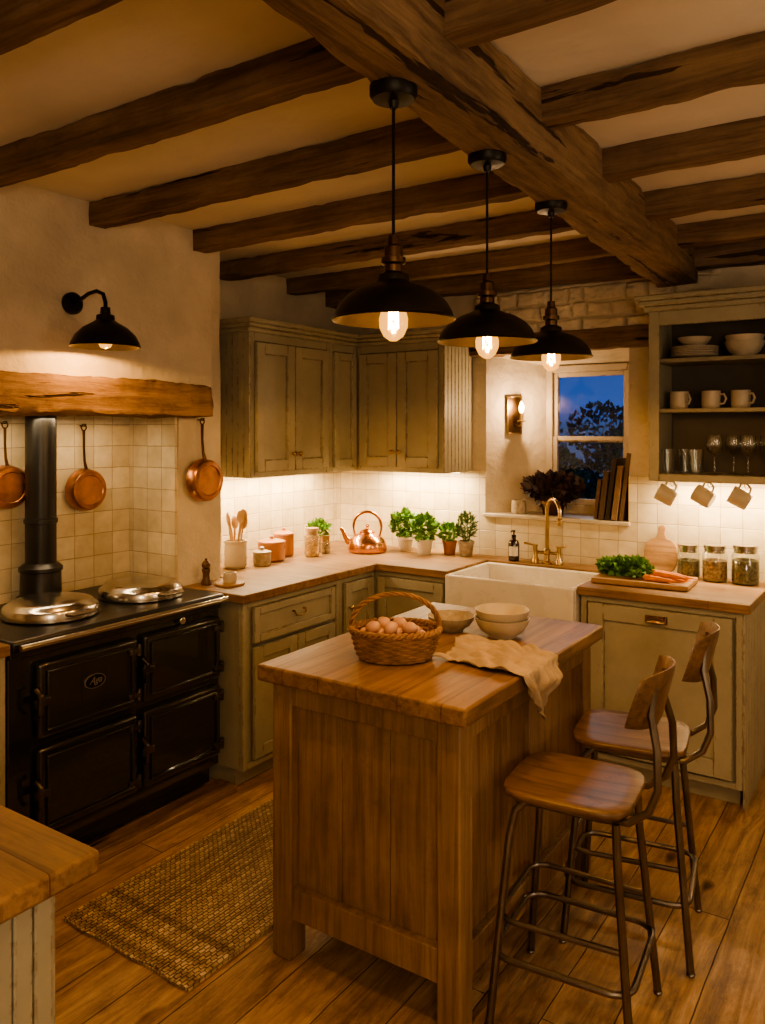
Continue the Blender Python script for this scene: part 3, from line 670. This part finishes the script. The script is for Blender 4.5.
# sconce
p=thing('wall_sconce','candle bulb sconce on a rectangular bronze backplate against plaster','lamp',(-2.045,4.475,1.74),PI/4)
b=B(); b.box(-.042,.042,-.008,.002,-.11,.11); b.o('back_plate',m_bronze,p,bevel=.002)
b=B(); b.box(-.048,-.040,-.014,.0,-.115,.115); b.box(.040,.048,-.014,.0,-.115,.115); b.box(-.04,.04,-.014,0,-.115,-.107); b.box(-.04,.04,-.014,0,.107,.115); b.o('plate_frame',m_brass,p,bevel=.002)
b=B(); b.tube([(0,-.008,-.055),(.01,-.05,-.07),(.015,-.085,-.06),(.015,-.085,-.04)],.006); b.lathe([(0,-.042),(.024,-.042),(.026,-.034),(.011,-.030),(.011,.012),(0,.012)],20,(.015,-.085,0)); b.o('arm',m_brass,p)
B().lathe([(.007,.012),(.015,.03),(.016,.046),(.008,.072),(0,.084)],14,(.015,-.085,0)).o('light_bulb',m_flame,p)
lamp('bulb_light','POINT',(.015,-.125,.05),8,WARM,.012,parent=p)

# ------------------------------------------------------------ island
il=thing('kitchen_island','freestanding oak kitchen island with panelled sides and thick top','kitchen island',(-1.73,1.865,0))
W=.74;L=1.10;H=.915
B().box(0,W,0,L,H-.052,H).o('island_top',m_topY,il,bevel=.008,bseg=3)
o_=.035; lg=.075
for (x,y) in ((o_,o_),(W-o_-lg,o_),(o_,L-o_-lg),(W-o_-lg,L-o_-lg)):
    B().box(0,lg,0,lg,0,H-.052).o('leg',m_island,il,loc=(x,y,0),bevel=.006)
def panel(x0,x1,y0,y1,axis,nm):
    b=B(); zt=H-.052; zb=.13
    if axis=='x':
        b.box(x0,x1,y0,y0+.04,zt-.07,zt); b.box(x0,x1,y0,y0+.04,zb,zb+.095)
        n=3
        for i in range(n):
            a=x0+(x1-x0)*i/n; c=x0+(x1-x0)*(i+1)/n; b.box(a+.0012,c-.0012,y0+.028,y0+.038,zb+.095,zt-.07)
        b.box(x0,x1,y0+.038,y0+.042,zb+.09,zt-.065)
    else:
        b.box(x0-.006,x0+.03,y0,y1,zt-.07,zt); b.box(x0-.006,x0+.03,y0,y1,zb,zb+.095)
        ym=(y0+y1)/2; b.box(x0-.006,x0+.03,ym-.035,ym+.035,zb+.095,zt-.07)
        n=6
        for i in range(n):
            a=y0+(y1-y0)*i/n; c=y0+(y1-y0)*(i+1)/n; b.box(x0-.004,x0+.006,a+.0012,c-.0012,zb+.095,zt-.07)
    b.o(nm,m_island,il,bevel=.003)
panel(o_+lg,W-o_-lg,o_+.006,0,'x','front_panel'); panel(o_+lg,W-o_-lg,L-o_-.05,0,'x','back_panel')
panel(W-o_-.038,0,o_+lg,L-o_-lg,'y','side_panel'); panel(o_+.014,0,o_+lg,L-o_-lg,'y','side_panel')
B().box(o_+.055,W-o_-.05,o_+.055,L-o_-.055,.14,.16).o('bottom_board',m_island,il)

# ------------------------------------------------------------ stools
def stool(loc,rz,label):
    s=thing('bar_stool',label,'stool',loc,rz,'bar stools at the island')
    b=B(); n=40; sh=.655
    def ring(k,z,dz=0):
        out=[]
        for i in range(n):
            a=2*PI*i/n; e=5
            rx=.178*k/((abs(math.cos(a))**e+abs(math.sin(a))**e)**(1/e))
            x=rx*math.cos(a); y=rx*math.sin(a)*.95
            out.append(b.v((x,y,z-dz*(1-(y/.19)**2)*.9)))
        return out
    R=[ring(.95,sh-.020),ring(.985,sh-.019),ring(1,sh-.012),ring(.995,sh-.003),ring(.975,sh,.001),ring(.75,sh,.005),ring(.45,sh,.008),ring(.15,sh,.009)]
    for a,c in zip(R,R[1:]):
        for i in range(n): b.f([a[i],a[(i+1)%n],c[(i+1)%n],c[i]])
    b.f(R[0][::-1]); b.f(R[-1])
    b.o('seat',m_stoolw,s,ang=60)
    zt=sh-.030
    for sx,sy in ((-1,-1),(-1,1),(1,-1),(1,1)):
        b=B()
        if sx<0: pts=[(sx*.06,sy*.11,zt),(sx*.105,sy*.125,zt-.004),(sx*.13,sy*.132,zt-.03),(sx*.145,sy*.14,zt-.10),(sx*.19,sy*.18,.004)]
        else: pts=[(.195,sy*.18,.004),(.15,sy*.14,zt-.12),(.145,sy*.135,zt-.004)]
        b.tube(pts,.0115,10); b.ball((pts[0 if sx>0 else -1][0],pts[0 if sx>0 else -1][1],.008),.014,rz=.008,seg=10,rg=6); b.o('leg',m_steel,s)
    for sy in (-1,1):
        b=B(); b.tube([(-.13,sy*.125,zt-.002),(.10,sy*.125,zt-.004),(.175,sy*.125,zt+.002),(.225,sy*.125,zt+.04),(.248,sy*.125,zt+.10),(.245,sy*.118,zt+.20),(.226,sy*.095,zt+.28),(.232,sy*.085,zt+.355)],.0105,10)
        b.o('back_support',m_steel,s)
    z=.20; pts=[]; e=.190; f_=.176; cr=.06
    for (cx,cy,a0) in ((e-cr,f_-cr,0),(-e+cr,f_-cr,PI/2),(-e+cr,-f_+cr,PI),(e-cr,-f_+cr,3*PI/2)):
        for i in range(7): a=a0+PI/2*i/6; pts.append((cx+cr*math.cos(a),cy+cr*math.sin(a),z))
    B().tube(pts,.009,10,closed=True).o('footrest',m_steel,s)
    z=.30; e=.178; f_=.165
    b=B(); pts=[(e,-f_+.01,z)]
    for (cx,cy,a0) in ((-e+cr,-f_+cr,3*PI/2),(-e+cr,f_-cr,PI)):
        for i in range(7): a=a0-PI/2*i/6; pts.append((cx+cr*math.cos(a),cy+cr*math.sin(a),z))
    pts.append((e,f_-.01,z)); b.tube(pts,.008,10); b.o('stretcher',m_steel,s)
    b=B(); nu=18; nv=8; G=[[],[]]
    for side in (0,1):
        for j in range(nv+1):
            row=[]
            for i in range(nu+1):
                u=-1+2*i/nu; v=-1+2*j/nv
                hw=.148*(1-.08*v*v); hh=.080*(1-.20*abs(u)**3.5)
                y=u*hw; z=zt+.315+v*hh; x=.243-.06*u*u + .020*v + (0 if side==0 else .010)
                if abs(u)==1 or abs(v)==1: x+= .003 if side==0 else -.003
                row.append(b.v((x,y,z)))
            G[side].append(row)
    for side in (0,1):
        for j in range(nv):
            for i in range(nu):
                g=G[side]; b.f([g[j][i],g[j][i+1],g[j+1][i+1],g[j+1][i]])
    for i in range(nu):
        for j in (0,nv): b.f([G[0][j][i],G[0][j][i+1],G[1][j][i+1],G[1][j][i]])
    for j in range(nv):
        for i in (0,nu): b.f([G[0][j][i],G[0][j+1][i],G[1][j+1][i],G[1][j][i]])
    b.o('backrest',m_stoolw,s,ang=60)
    return s
s1=stool((-.815,2.195,0),math.radians(5),'bar stool with wooden seat and curved backrest on steel tube legs')
dup(s1,(-.795,2.67,0),math.radians(9))

# ------------------------------------------------------------ rug
b=B(); nx,ny=70,130; x0,x1,y0,y1=-2.39,-1.78,1.63,2.95
G=[]
for j in range(ny+1):
    row=[]
    for i in range(nx+1):
        x=x0+(x1-x0)*i/nx; y=y0+(y1-y0)*j/ny
        wob=noise.noise(Vector((x*3,y*3,0)))*.003
        row.append(b.v((x+(noise.noise(Vector((y*9,3,0)))*.010 if i in(0,nx) else 0),y+(noise.noise(Vector((x*9,7,0)))*.012 if j in(0,ny) else 0),.013+wob+ (.002*math.sin(x/.0135*PI)))))
    G.append(row)
for j in range(ny):
    for i in range(nx): b.f([G[j][i],G[j][i+1],G[j+1][i+1],G[j+1][i]])
b.box(x0+.002,x1-.002,y0+.002,y1-.002,0.0005,.009)
tag(b.o('jute_rug',m_rug,ang=80),'chunky braided jute runner rug on the floorboards','rug')

# ------------------------------------------------------------ island things
BX,BY=-1.405,2.165; RR=math.radians(34)
bk=thing('egg_basket','brown wicker basket with arched handle filled with eggs','basket',(BX,BY,.916),RR)
a_,c_=.140,.110
def ell(r,th,z,a=a_,c=c_): return (a*r*math.cos(th),c*r*math.sin(th),z)
b=B(); ns=30
for row in range(10):
    z=.008+row*.0085; rr=.82+.18*(row/9)**.7; pts=[]
    for i in range(ns*4):
        th=2*PI*i/(ns*4); w_=math.sin(th*ns/2+row*PI)*.022
        pts.append(ell(rr+w_,th,z))
    b.tube(pts,.0052,5,closed=True)
for i in range(ns):
    th=2*PI*i/ns; b.tube([ell(.80,th,.002),ell(.90,th,.04),ell(1,th,.09)],.004,5)
pts=[ell(.82,2*PI*i/40,.004) for i in range(40)]; b.f([b.v(p) for p in pts])
b.o('basket_wall',m_wicker,bk,normals=False)
b=B()
for ph in (0,PI):
    b.tube([ell(1.02+.035*math.cos(2*PI*i/120*22+ph),2*PI*i/120,.094+.006*math.sin(2*PI*i/120*22+ph)) for i in range(120)],.0062,6,closed=True)
b.o('basket_rim',m_wicker,bk)
b=B()
for ph in (0,2*PI/3,4*PI/3):
    pts=[]
    for i in range(61):
        a=PI*i/60; tw=i*.55+ph
        pts.append((math.cos(a)*(.142+.005*math.cos(tw)),.005*math.sin(tw),.085+.120*math.sin(a)**.8+.004*math.cos(tw)))
    b.tube(pts,.0045,6)
b.o('handle',m_wicker,bk)
b=B(); b.lathe([(0,0),(.11,0),(.12,.04),(0,.043)],24)
fs=b.o('straw_bed',m_wicker,bk,loc=(0,0,.008)); fs.scale=(1.0,.8,1)
egg0=None
for i,(x,y,z) in enumerate(((-.085,-.035,.072),(-.03,-.06,.072),(.03,-.058,.072),(.085,-.03,.072),(-.095,.02,.072),(-.045,-.01,.078),(.01,-.008,.08),(.065,.015,.077),(-.05,.05,.072),(.01,.06,.072),(.07,.055,.07),(-.015,-.036,.104),(.045,-.03,.102),(-.07,-.01,.10),(.015,.022,.106),(-.035,.03,.103))):
    wx=BX+x*math.cos(RR)-y*math.sin(RR); wy=BY+x*math.sin(RR)+y*math.cos(RR)
    if not egg0:
        b=B(); b.lathe([(0,-.024),(.010,-.022),(.017,-.015),(.0205,-.003),(.019,.01),(.013,.021),(.006,.027),(0,.0285)],16); egg0=tag(b.o('egg',m_egg,loc=(wx,wy,.916+z),rot=(1.3,.3,.5)),'brown hen egg in the wicker basket','egg','eggs in the basket')
    else: dup(egg0,(wx,wy,.916+z),rot=(random.uniform(.9,1.9),random.uniform(-.5,.5),random.uniform(0,6)))
def bowl(name,label,loc,r,h,mat,group=None):
    b=B(); b.lathe([(0,.004),(r*.42,.004),(r*.42,0),(r*.5,0),(r*.52,.006),(r*.78,h*.35),(r*.93,h*.7),(r,h),(r*.965,h),(r*.89,h*.7),(r*.73,h*.36),(r*.45,.012),(0,.010)],36)
    return tag(b.o(name,mat,loc=loc,ang=50),label,'bowl',group)
bowl('bowl','shallow cream stoneware bowl beside the egg basket',(-1.43,2.58,.916),.088,.055,m_stone2)
bowl('bowl','cream stoneware bowl at the bottom of a stack',(-1.235,2.60,.916),.098,.068,m_stone,'stacked bowls on the island')
bowl('bowl','cream stoneware bowl on top of a stack',(-1.235,2.60,.946),.096,.068,m_stone,'stacked bowls on the island')
b=B(); nu,nv=90,60; G=[]
for i in range(nu+1):
    u=i/nu; row=[]
    for j in range(nv+1):
        v=j/nv
        total=.325+.15*max(0,1-abs(v-.42)*1.7)+.015*v
        s_=u*total
        y=2.18+.27*v + .045*math.sin(u*4+1)*(1-v)+.05*(1-u)*(v-.5)+.05*u
        y+=-.10*(v-.5)*max(0,u-.55)*1.6
        wr=.011*(math.sin(v*19+u*7))+.008*math.sin(v*33-u*12+1)+.006*math.sin(u*22+v*9)+.010*noise.noise(Vector((u*7,v*7,1)))
        xe=-.985; flat=.315; st=xe-flat+.03*math.sin(v*5)
        if s_<flat:
            x=st+s_*(xe-st)/flat; fade=1-max(0,min(1,(s_-flat+.06)/.06))*.85
            z=.9205+(abs(wr)+.012*max(0,noise.noise(Vector((u*4,v*4,7)))+.2))*fade+.001
        else:
            e=s_-flat; a=min(e/.02,1)*PI/2; x=xe+.008*math.sin(a)+.003+abs(wr)*1.3*min(1,e/.05); z=.9215-.010*(1-math.cos(a))-max(0,e-.012)
        row.append(b.v((x,y,z)))
    G.append(row)
for i in range(nu):
    for j in range(nv): b.f([G[i][j],G[i+1][j],G[i+1][j+1],G[i][j+1]])
tag(b.o('linen_towel',m_linen,ang=80,solid=.0025),'crumpled beige linen tea towel draped over the island edge','towel')

# ------------------------------------------------------------ counter items
ZT=.9025
p=thing('pepper_mill','small dark turned wooden pepper mill','pepper mill',(-2.865,2.735,ZT))
B().lathe([(0,0),(.024,0),(.025,.01),(.018,.03),(.016,.05),(.021,.07),(.019,.078),(0,.078)],20).o('mill_body',m_darkwood,p)
B().lathe([(.006,.078),(.02,.084),(.022,.1),(.012,.115),(.005,.118),(.008,.124),(0,.13)],20).o('mill_top',m_darkwood,p)
p=thing('salt_pot','small cream stoneware salt pot on a little wooden board','pot',(-2.77,2.80,ZT))
B().lathe([(0,0),(.07,0),(.072,.006),(.07,.012),(0,.012)],24).o('board',m_board,p)
B().lathe([(0,.012),(.03,.012),(.034,.03),(.03,.06),(.025,.06),(.028,.03),(0,.02)],24).o('pot',m_stone,p)
p=thing('utensil_crock','ribbed cream stoneware crock holding wooden utensils','crock',(-3.09,3.165,ZT))
pr=[(0,0),(.052,0),(.058,.008)]
for i in range(6): pr+=[(.062,.02+i*.018),(.0585,.029+i*.018)]
pr+=[(.06,.135),(.065,.14),(.064,.148),(.056,.148),(.054,.02),(0,.015)]
B().lathe(pr,32).o('crock_body',m_stone,p,ang=60)
for i,(a,t_,hd) in enumerate(((.3,.28,.027),(1.5,.22,.024),(2.6,.3,.026),(3.7,.26,.03),(4.9,.2,.022),(5.6,.32,.026))):
    cx,cy=.03*math.cos(a),.03*math.sin(a)
    b=B(); h=.26+.03*(i%3)
    b.tube([(0,0,0),(0,0,h*.75)],[.006,.005],8); b.ball((0,0,h*.75+.03),hd,.007,.038,seg=14,rg=8)
    tag(b.o('wooden_spoon',m_spoon,loc=(-3.09+cx*.4,3.165+cy*.4,ZT+.022),rot=(-math.sin(a)*t_*.8,math.cos(a)*t_*.8,a+1)),'pale wooden spoon standing in the crock','spoon','wooden spoons in the crock')
def lidpot(name,label,loc,r,h,mat):
    p=thing(name,label,'pot',loc)
    B().lathe([(0,0),(r*.85,0),(r,.012),(r,h*.8),(r*1.04,h*.84),(r*.98,h*.86),(0,h*.85)],28).o('pot_body',mat,p)
    B().lathe([(r*1.02,h*.86),(r*1.02,h*.9),(r*.6,h*.98),(.012,h),(.01,h+.006),(.014,h+.014),(0,h+.02)],28).o('lid',mat,p)
    return p
lidpot('lidded_pot','small cream lidded stoneware pot',(-3.02,3.30,ZT),.05,.085,m_stone2)
lidpot('lidded_pot','copper glazed lidded casserole pot',(-3.085,3.45,ZT),.078,.125,m_pinkpot)
lidpot('lidded_pot','terracotta lidded storage pot',(-3.14,3.62,ZT),.06,.15,m_terra)
def jar(label,loc,r,h,fill,mat,lid=m_cork,group=None):
    p=thing('storage_jar',label,'jar',loc,0,group)
    B().lathe([(0,.001),(r*.9,.001),(r,.01),(r,h*.8),(r*.85,h*.9),(r*.85,h)],28).o('jar_glass',m_glass,p)
    B().lathe([(0,.004),(r*.9,.004),(r*.94,.012),(r*.94,h*fill*.96),(r*.7,h*fill),(0,h*fill)],24).o('jar_contents',mat,p)
    B().lathe([(0,h-.02),(r*.8,h-.02),(r*.8,h),(r*.9,h+.001),(r*.9,h+.018),(0,h+.02)],24).o('jar_lid',lid,p)
jar('clear glass jar of dried pasta with cork lid',(-2.99,3.70,ZT),.045,.15,.85,m_pasta)
jar('small glass spice jar with metal lid',(-2.99,3.83,ZT),.03,.09,.8,m_nuts,m_brass)
G3='glass jars beneath the dresser'
jar('clear glass jar of dried herbs with metal clip lid',(-.975,4.235,ZT),.056,.15,.62,m_herbs,m_chrome,G3)
jar('clear glass jar of dried beans with metal clip lid',(-.845,4.215,ZT),.06,.16,.66,m_nuts,m_chrome,G3)
jar('large clear glass jar of dried leaves with metal lid',(-.705,4.215,ZT),.064,.17,.7,m_herbs,m_chrome,G3)
def plant(name,label,loc,r,h,potm,leafm,foc,frad,n,sz,shape=.45,stems=6,group=None,up=.3):
    p=thing(name,label,'plant',loc,0,group)
    B().lathe([(0,0),(r*.72,0),(r*.76,.004),(r*.95,h*.8),(r*1.04,h*.82),(r*1.04,h),(r*.93,h),(r*.9,h*.85),(0,h*.84)],26).o('plant_pot',potm,p)
    B().lathe([(0,h*.9),(r*.9,h*.88),(r*.88,h*.8)],20).o('soil',m_soil,p)
    b=B(); b.leaves(foc,frad,n,sz,shape=shape,up=up); b.o('foliage',leafm,p,normals=False)
    b=B()
    for i in range(stems):
        a=i*2*PI/stems; b.tube([(r*.3*math.cos(a),r*.3*math.sin(a),h*.8),(frad[0]*.6*math.cos(a)+foc[0],frad[1]*.6*math.sin(a)+foc[1],foc[2])],.0022,5)
    b.o('stem',leafm,p)
    return p
gp='potted herbs on the worktop'
plant('potted_basil','tall bushy bright green basil in a cream pot',(-2.655,4.21,ZT),.05,.085,m_whitepot,m_leaf,(-.01,0,.165),(.075,.07,.07),340,.036,group=gp)
plant('potted_basil','bushy bright green basil in a cream pot',(-2.48,4.14,ZT),.052,.09,m_whitepot,m_leaf,(0,0,.155),(.065,.07,.07),330,.034,group=gp)
plant('potted_parsley','leafy green parsley in a small terracotta pot',(-2.36,4.24,ZT),.044,.08,m_terra,m_leaf,(0,0,.13),(.05,.055,.05),260,.026,group=gp)
plant('potted_rosemary','spiky dark green rosemary in a grey stone pot',(-2.24,4.225,ZT),.048,.09,m_stone2,m_leaf2,(0,0,.17),(.05,.055,.085),420,.030,.14,10,gp,.9)
p=thing('herb_planter','small wooden trough planter with leafy green herbs','plant',(-3.10,3.90,ZT))
b=B(); b.box(-.05,.05,-.05,.05,0,.09); b.o('plant_pot',m_board,p,bevel=.004); b=B(); b.leaves((0,0,.13),(.06,.06,.05),220,.03); b.o('foliage',m_leaf,p,normals=False)
k=thing('copper_kettle','polished copper kettle with arched handle and curved spout','kettle',(-2.82,4.03,ZT),math.radians(200))
B().lathe([(0,0),(.108,0),(.116,.006),(.12,.02),(.117,.05),(.104,.08),(.078,.102),(.052,.113),(.047,.116),(.047,.122),(0,.124)],36).o('kettle_body',m_copper,k)
B().lathe([(.047,.118),(.047,.124),(.03,.136),(.009,.142),(.007,.15),(.013,.158),(.01,.167),(0,.17)],26).o('lid',m_copper,k)
B().tube([(.09,0,.045),(.122,0,.06),(.142,0,.09),(.157,0,.125),(.172,0,.14)],[.026,.021,.016,.013,.011],14).o('spout',m_copper,k)
B().tube([(.078,0,.10),(.088,0,.14)]+[(.088*math.cos(a),0,.16+.085*math.sin(a)) for a in [PI*i/12 for i in range(13)]]+[(-.088,0,.14),(-.078,0,.10)],[.006]*2+[.009]*13+[.006]*2,10).o('handle',m_copper2,k)
s=thing('soap_bottle','dark amber pump soap bottle with cream label','bottle',(-1.93,4.22,ZT))
B().lathe([(0,0),(.030,0),(.032,.004),(.032,.10),(.026,.115),(.012,.122),(.012,.135),(0,.135)],24).o('bottle_body',m_bottle,s)
b=B(); n=12
r0=[b.v((.0325*math.sin(a),-.0325*math.cos(a),.03)) for a in [-.9+1.8*i/n for i in range(n+1)]]; r1=[b.v((.0325*math.sin(a),-.0325*math.cos(a),.085)) for a in [-.9+1.8*i/n for i in range(n+1)]]
for i in range(n): b.f([r0[i],r0[i+1],r1[i+1],r1[i]])
b.o('label',m_label,s,rot=(0,0,math.radians(20)))
b=B(); b.lathe([(.013,.133),(.013,.147),(.004,.149),(.004,.165),(.009,.166),(.009,.174),(0,.175)],14); b.tube([(0,0,.17),(0,-.035,.172),(0,-.04,.166)],.004,8); b.o('pump',m_iron,s)
tag(B().box(-.225,.225,-.14,.14,0,.026).o('chopping_board',m_board,loc=(-1.12,3.97,ZT),rot=(0,0,.05),bevel=.006),'thick wooden chopping board under fresh vegetables','chopping board')
zb=ZT+.0265
b=B(); b.leaves((-.02,0,.034),(.095,.075,.028),420,.036,shape=.5,lo=-.9,up=.15); b.leaves((.05,-.01,.046),(.06,.05,.03),160,.034,shape=.5); b.ball((0,0,.024),.07,.055,.022)
tag(b.o('parsley_bunch',m_leaf,loc=(-1.225,3.99,zb),normals=False),'bunch of curly green leaves on the chopping board','vegetable')
c0=None
for i,(x,y,rz,rx) in enumerate(((-1.04,3.885,-.22,0),(-1.02,3.925,-.16,0),(-1.005,3.965,-.26,0),(-1.0,4.01,-.1,0),(-1.02,3.945,-.12,1),(-1.0,3.905,-.3,1))):
    loc=(x,y,zb+.0125+(.019 if rx else 0))
    if c0 is None:
        c0=thing('carrot','orange carrot with green top on the chopping board','vegetable',loc,rz,'carrots on the board')
        B().tube([(-.07,0,0),(-.06,0,0),(.0,0,0),(.07,0,0),(.115,0,-.003)],[.006,.0145,.013,.008,.0015],12).o('root',m_carrot,c0)
        b=B(); b.leaves((-.10,0,.010),(.03,.014,.008),40,.026,shape=.25); b.tube([(-.07,0,0),(-.11,.005,.006)],.004,6); b.o('stem',m_leaf,c0,normals=False)
    else: dup(c0,loc,rz)
p=B(); out=[]
for i in range(24):
    a=PI/2+.32+ (2*PI-.64)*i/23; e=3
    rx=1/((abs(math.cos(a))**e+abs(math.sin(a))**e)**(1/e)); out.append((.085*rx*math.cos(a),.09+.09*rx*math.sin(a)))
out+=[(.018,.205),(.02,.235),(.012,.25),(-.012,.25),(-.02,.235),(-.018,.205)]
p.poly(out,-.008,.008)
tag(p.o('chopping_board',m_board,loc=(-1.125,4.262,ZT+.002),rot=(PI/2-.2,0,0),bevel=.003),'small round-shouldered wooden board leaning on the tiles','chopping board')

def mugmesh(label,loc,rot,group,mat=m_stone,r=.04,h=.085):
    p=thing('mug',label,'mug',loc,0,group,rot=rot)
    B().lathe([(0,0),(r*.85,0),(r*.95,.005),(r,.02),(r,h),(r*.93,h),(r*.92,.02),(0,.008)],28).o('mug_body',mat,p)
    B().tube([(r*.95,0,h*.78),(r*1.5,0,h*.80),(r*1.75,0,h*.55),(r*1.5,0,h*.28),(r*.97,0,h*.22)],.0055,8).o('handle',mat,p)
    return p
mg='hanging mugs below the dresser'; m0=None
for i,(x,rz) in enumerate(((-1.03,.15),(-.855,-.1),(-.69,.1))):
    if i==0: m0=mugmesh('cream stoneware mug hanging from a hook',(x+.02,4.10,1.305),(0,math.radians(-62),rz),mg,r=.043,h=.09)
    else: dup(m0,(x+.02,4.10,1.305),rot=(0,math.radians(-62),rz))
    hk=B().tube([(0,0,.002),(0,0,-.018),(.008,0,-.030),(.016,0,-.026),(.018,0,-.016)],.0022,6).o('cup_hook',m_brass,loc=(x,4.10,1.40)); tag(hk,'small brass cup hook under the dresser','hook','cup hooks')
zs1=1.40+.0355; zs2=1.40+.356; zs3=1.40+.601
mg2='mugs on the dresser shelf'
m1=mugmesh('cream stoneware mug on the dresser shelf',(-1.0,4.15,zs2),(0,0,-.6),mg2,h=.085,r=.044)
for x,rz in ((-.85,-.3),(-.715,-.5)): dup(m1,(x,4.15,zs2),rot=(0,0,rz))
bowl('bowl','large cream bowl on the top dresser shelf',(-.70,4.16,zs3),.09,.075,m_stone,'bowls on the dresser')
bowl('bowl','large cream bowl nested on the top dresser shelf',(-.70,4.16,zs3+.028),.088,.075,m_stone,'bowls on the dresser')
pl=None
for i in range(6):
    if pl is None:
        b=B(); b.lathe([(0,.003),(.055,.003),(.055,0),(.065,0),(.068,.004),(.10,.011),(.112,.015),(.112,.018),(.098,.015),(.066,.008),(0,.007)],36); pl=tag(b.o('plate',m_stone,loc=(-.93,4.16,zs3)),'cream stoneware plate in a stack on the dresser','plate','stacked plates')
    else: dup(pl,(-.93,4.16,zs3+.0085*i))
bowl('bowl','cream bowl resting on the plate stack',(-.93,4.16,zs3+.062),.08,.045,m_stone,'bowls on the dresser')
g0=None;t0=None
for i,(x,y) in enumerate(((-1.03,4.07),(-.965,4.13),(-.90,4.07))):
    if not t0: t0=tag(B().lathe([(0,.006),(.026,.006),(.026,0),(.028,0),(.035,.12),(.033,.12),(.026,.01)],24).o('tumbler',m_glass,loc=(x,y,zs1)),'clear glass tumbler on the dresser shelf','glass','tumblers on the dresser')
    else: dup(t0,(x,y,zs1))
for i,(x,y) in enumerate(((-.82,4.08),(-.745,4.14),(-.67,4.07),(-.595,4.14),(-.52,4.07))):
    if not g0: g0=tag(B().lathe([(0,0),(.034,0),(.034,.003),(.006,.008),(.0045,.014),(.0045,.085),(.014,.094),(.034,.118),(.039,.145),(.032,.190),(.0305,.190),(.0375,.145),(.032,.12),(.012,.098),(0,.096)],24).o('wine_glass',m_glass,loc=(x,y,zs1)),'clear stemmed wine glass on the dresser shelf','glass','wine glasses on the dresser')
    else: dup(g0,(x,y,zs1))
ZS=1.1525
plant('potted_heuchera','low spreading dark purple leafy plant in a pot on the sill',(-1.79,4.46,ZS),.075,.085,m_bronze,m_purple,(0,0,.150),(.165,.09,.065),460,.055,.45,10,up=.5)
p=B().lathe([(0,0),(.04,0),(.045,.01),(.042,.08),(.036,.08),(.038,.012),(0,.008)],24).o('ceramic_pot',m_stone2,loc=(-1.985,4.41,ZS)); tag(p,'small speckled ceramic pot on the window sill','pot')
for i,(x,h,t_,dp) in enumerate(((-1.365,.37,.022,.17),(-1.40,.30,.03,.19),(-1.44,.34,.024,.17),(-1.475,.27,.028,.18),(-1.51,.22,.02,.16))):
    bk_=thing('book','old brown hardback leaning upright on the window sill','book',(x+.01,4.43,ZS+.004),0,'books on the window sill',rot=(0,math.radians(7),0))
    b=B(); b.box(-t_/2,-t_/2+.003,-dp/2,dp/2,0,h); b.box(t_/2-.003,t_/2,-dp/2,dp/2,0,h); b.box(-t_/2,t_/2,-dp/2-.003,-dp/2,0,h); b.o('book_cover',m_books[i%4],bk_,bevel=.001)
    B().box(-t_/2+.003,t_/2-.003,-dp/2,dp/2-.005,.004,h-.004).o('book_pages',m_stone2,bk_)

# ------------------------------------------------------------ lights
def striplight(label,loc,rz,L,e):
    s=thing('under_cabinet_light',label,'light',loc,rz,'under-cabinet lights')
    B().box(-L/2,L/2,-.012,.012,-.008,0).o('light_strip',m_strip,s,bevel=.002)
    lamp('strip_light','AREA',(0,0,-.012),e,WARM2,L,(0,0,0),.02,parent=s)
striplight('slim warm light strip under the wall cabinets',(-3.16,3.58,1.40),PI/2,.95,20)
striplight('slim warm light strip under the wall cabinets',(-2.56,4.22,1.40),0,.55,15)
striplight('slim warm light strip under the dresser',(-.78,4.22,1.40),0,.62,13)
lamp('alcove_light','AREA',(-3.1,1.9,1.70),5,WARM2,1.0,(0,0,PI/2),.05)
lamp('room_fill','POINT',(.9,-.7,1.75),66,(1,.77,.53),.3)  # added fill behind the camera that lifts ceiling and room; no fixture
lamp('side_fill','POINT',(1.2,2.2,1.7),24,(1,.77,.53),.25)  # second added fill, unseen off to the right; no fixture

# world dusk sky
wd=bpy.data.worlds.new('dusk'); SC.world=wd; wd.use_nodes=True
n=wd.node_tree.nodes; l=wd.node_tree.links; bg=n['Background']
tc=n.new('ShaderNodeTexCoord'); sp=n.new('ShaderNodeSeparateXYZ'); l.new(tc.outputs['Generated'],sp.inputs[0])
rp=ramp(n,[(.0,(.04,.08,.18)),(.03,(.04,.11,.38)),(.25,(.012,.05,.28))]); l.new(sp.outputs['Z'],rp.inputs[0]); l.new(rp.outputs[0],bg.inputs[0]); bg.inputs[1].default_value=1.1

# camera
cd=bpy.data.cameras.new('camera'); cam=bpy.data.objects.new('camera',cd); COL.objects.link(cam); SC.camera=cam
cam.location=(0,0,1.65); cam.rotation_euler=(PI/2,0,math.radians(33.9))
cd.lens=28.125; cd.sensor_width=36; cd.shift_y=-82/1024; cd.clip_start=.02
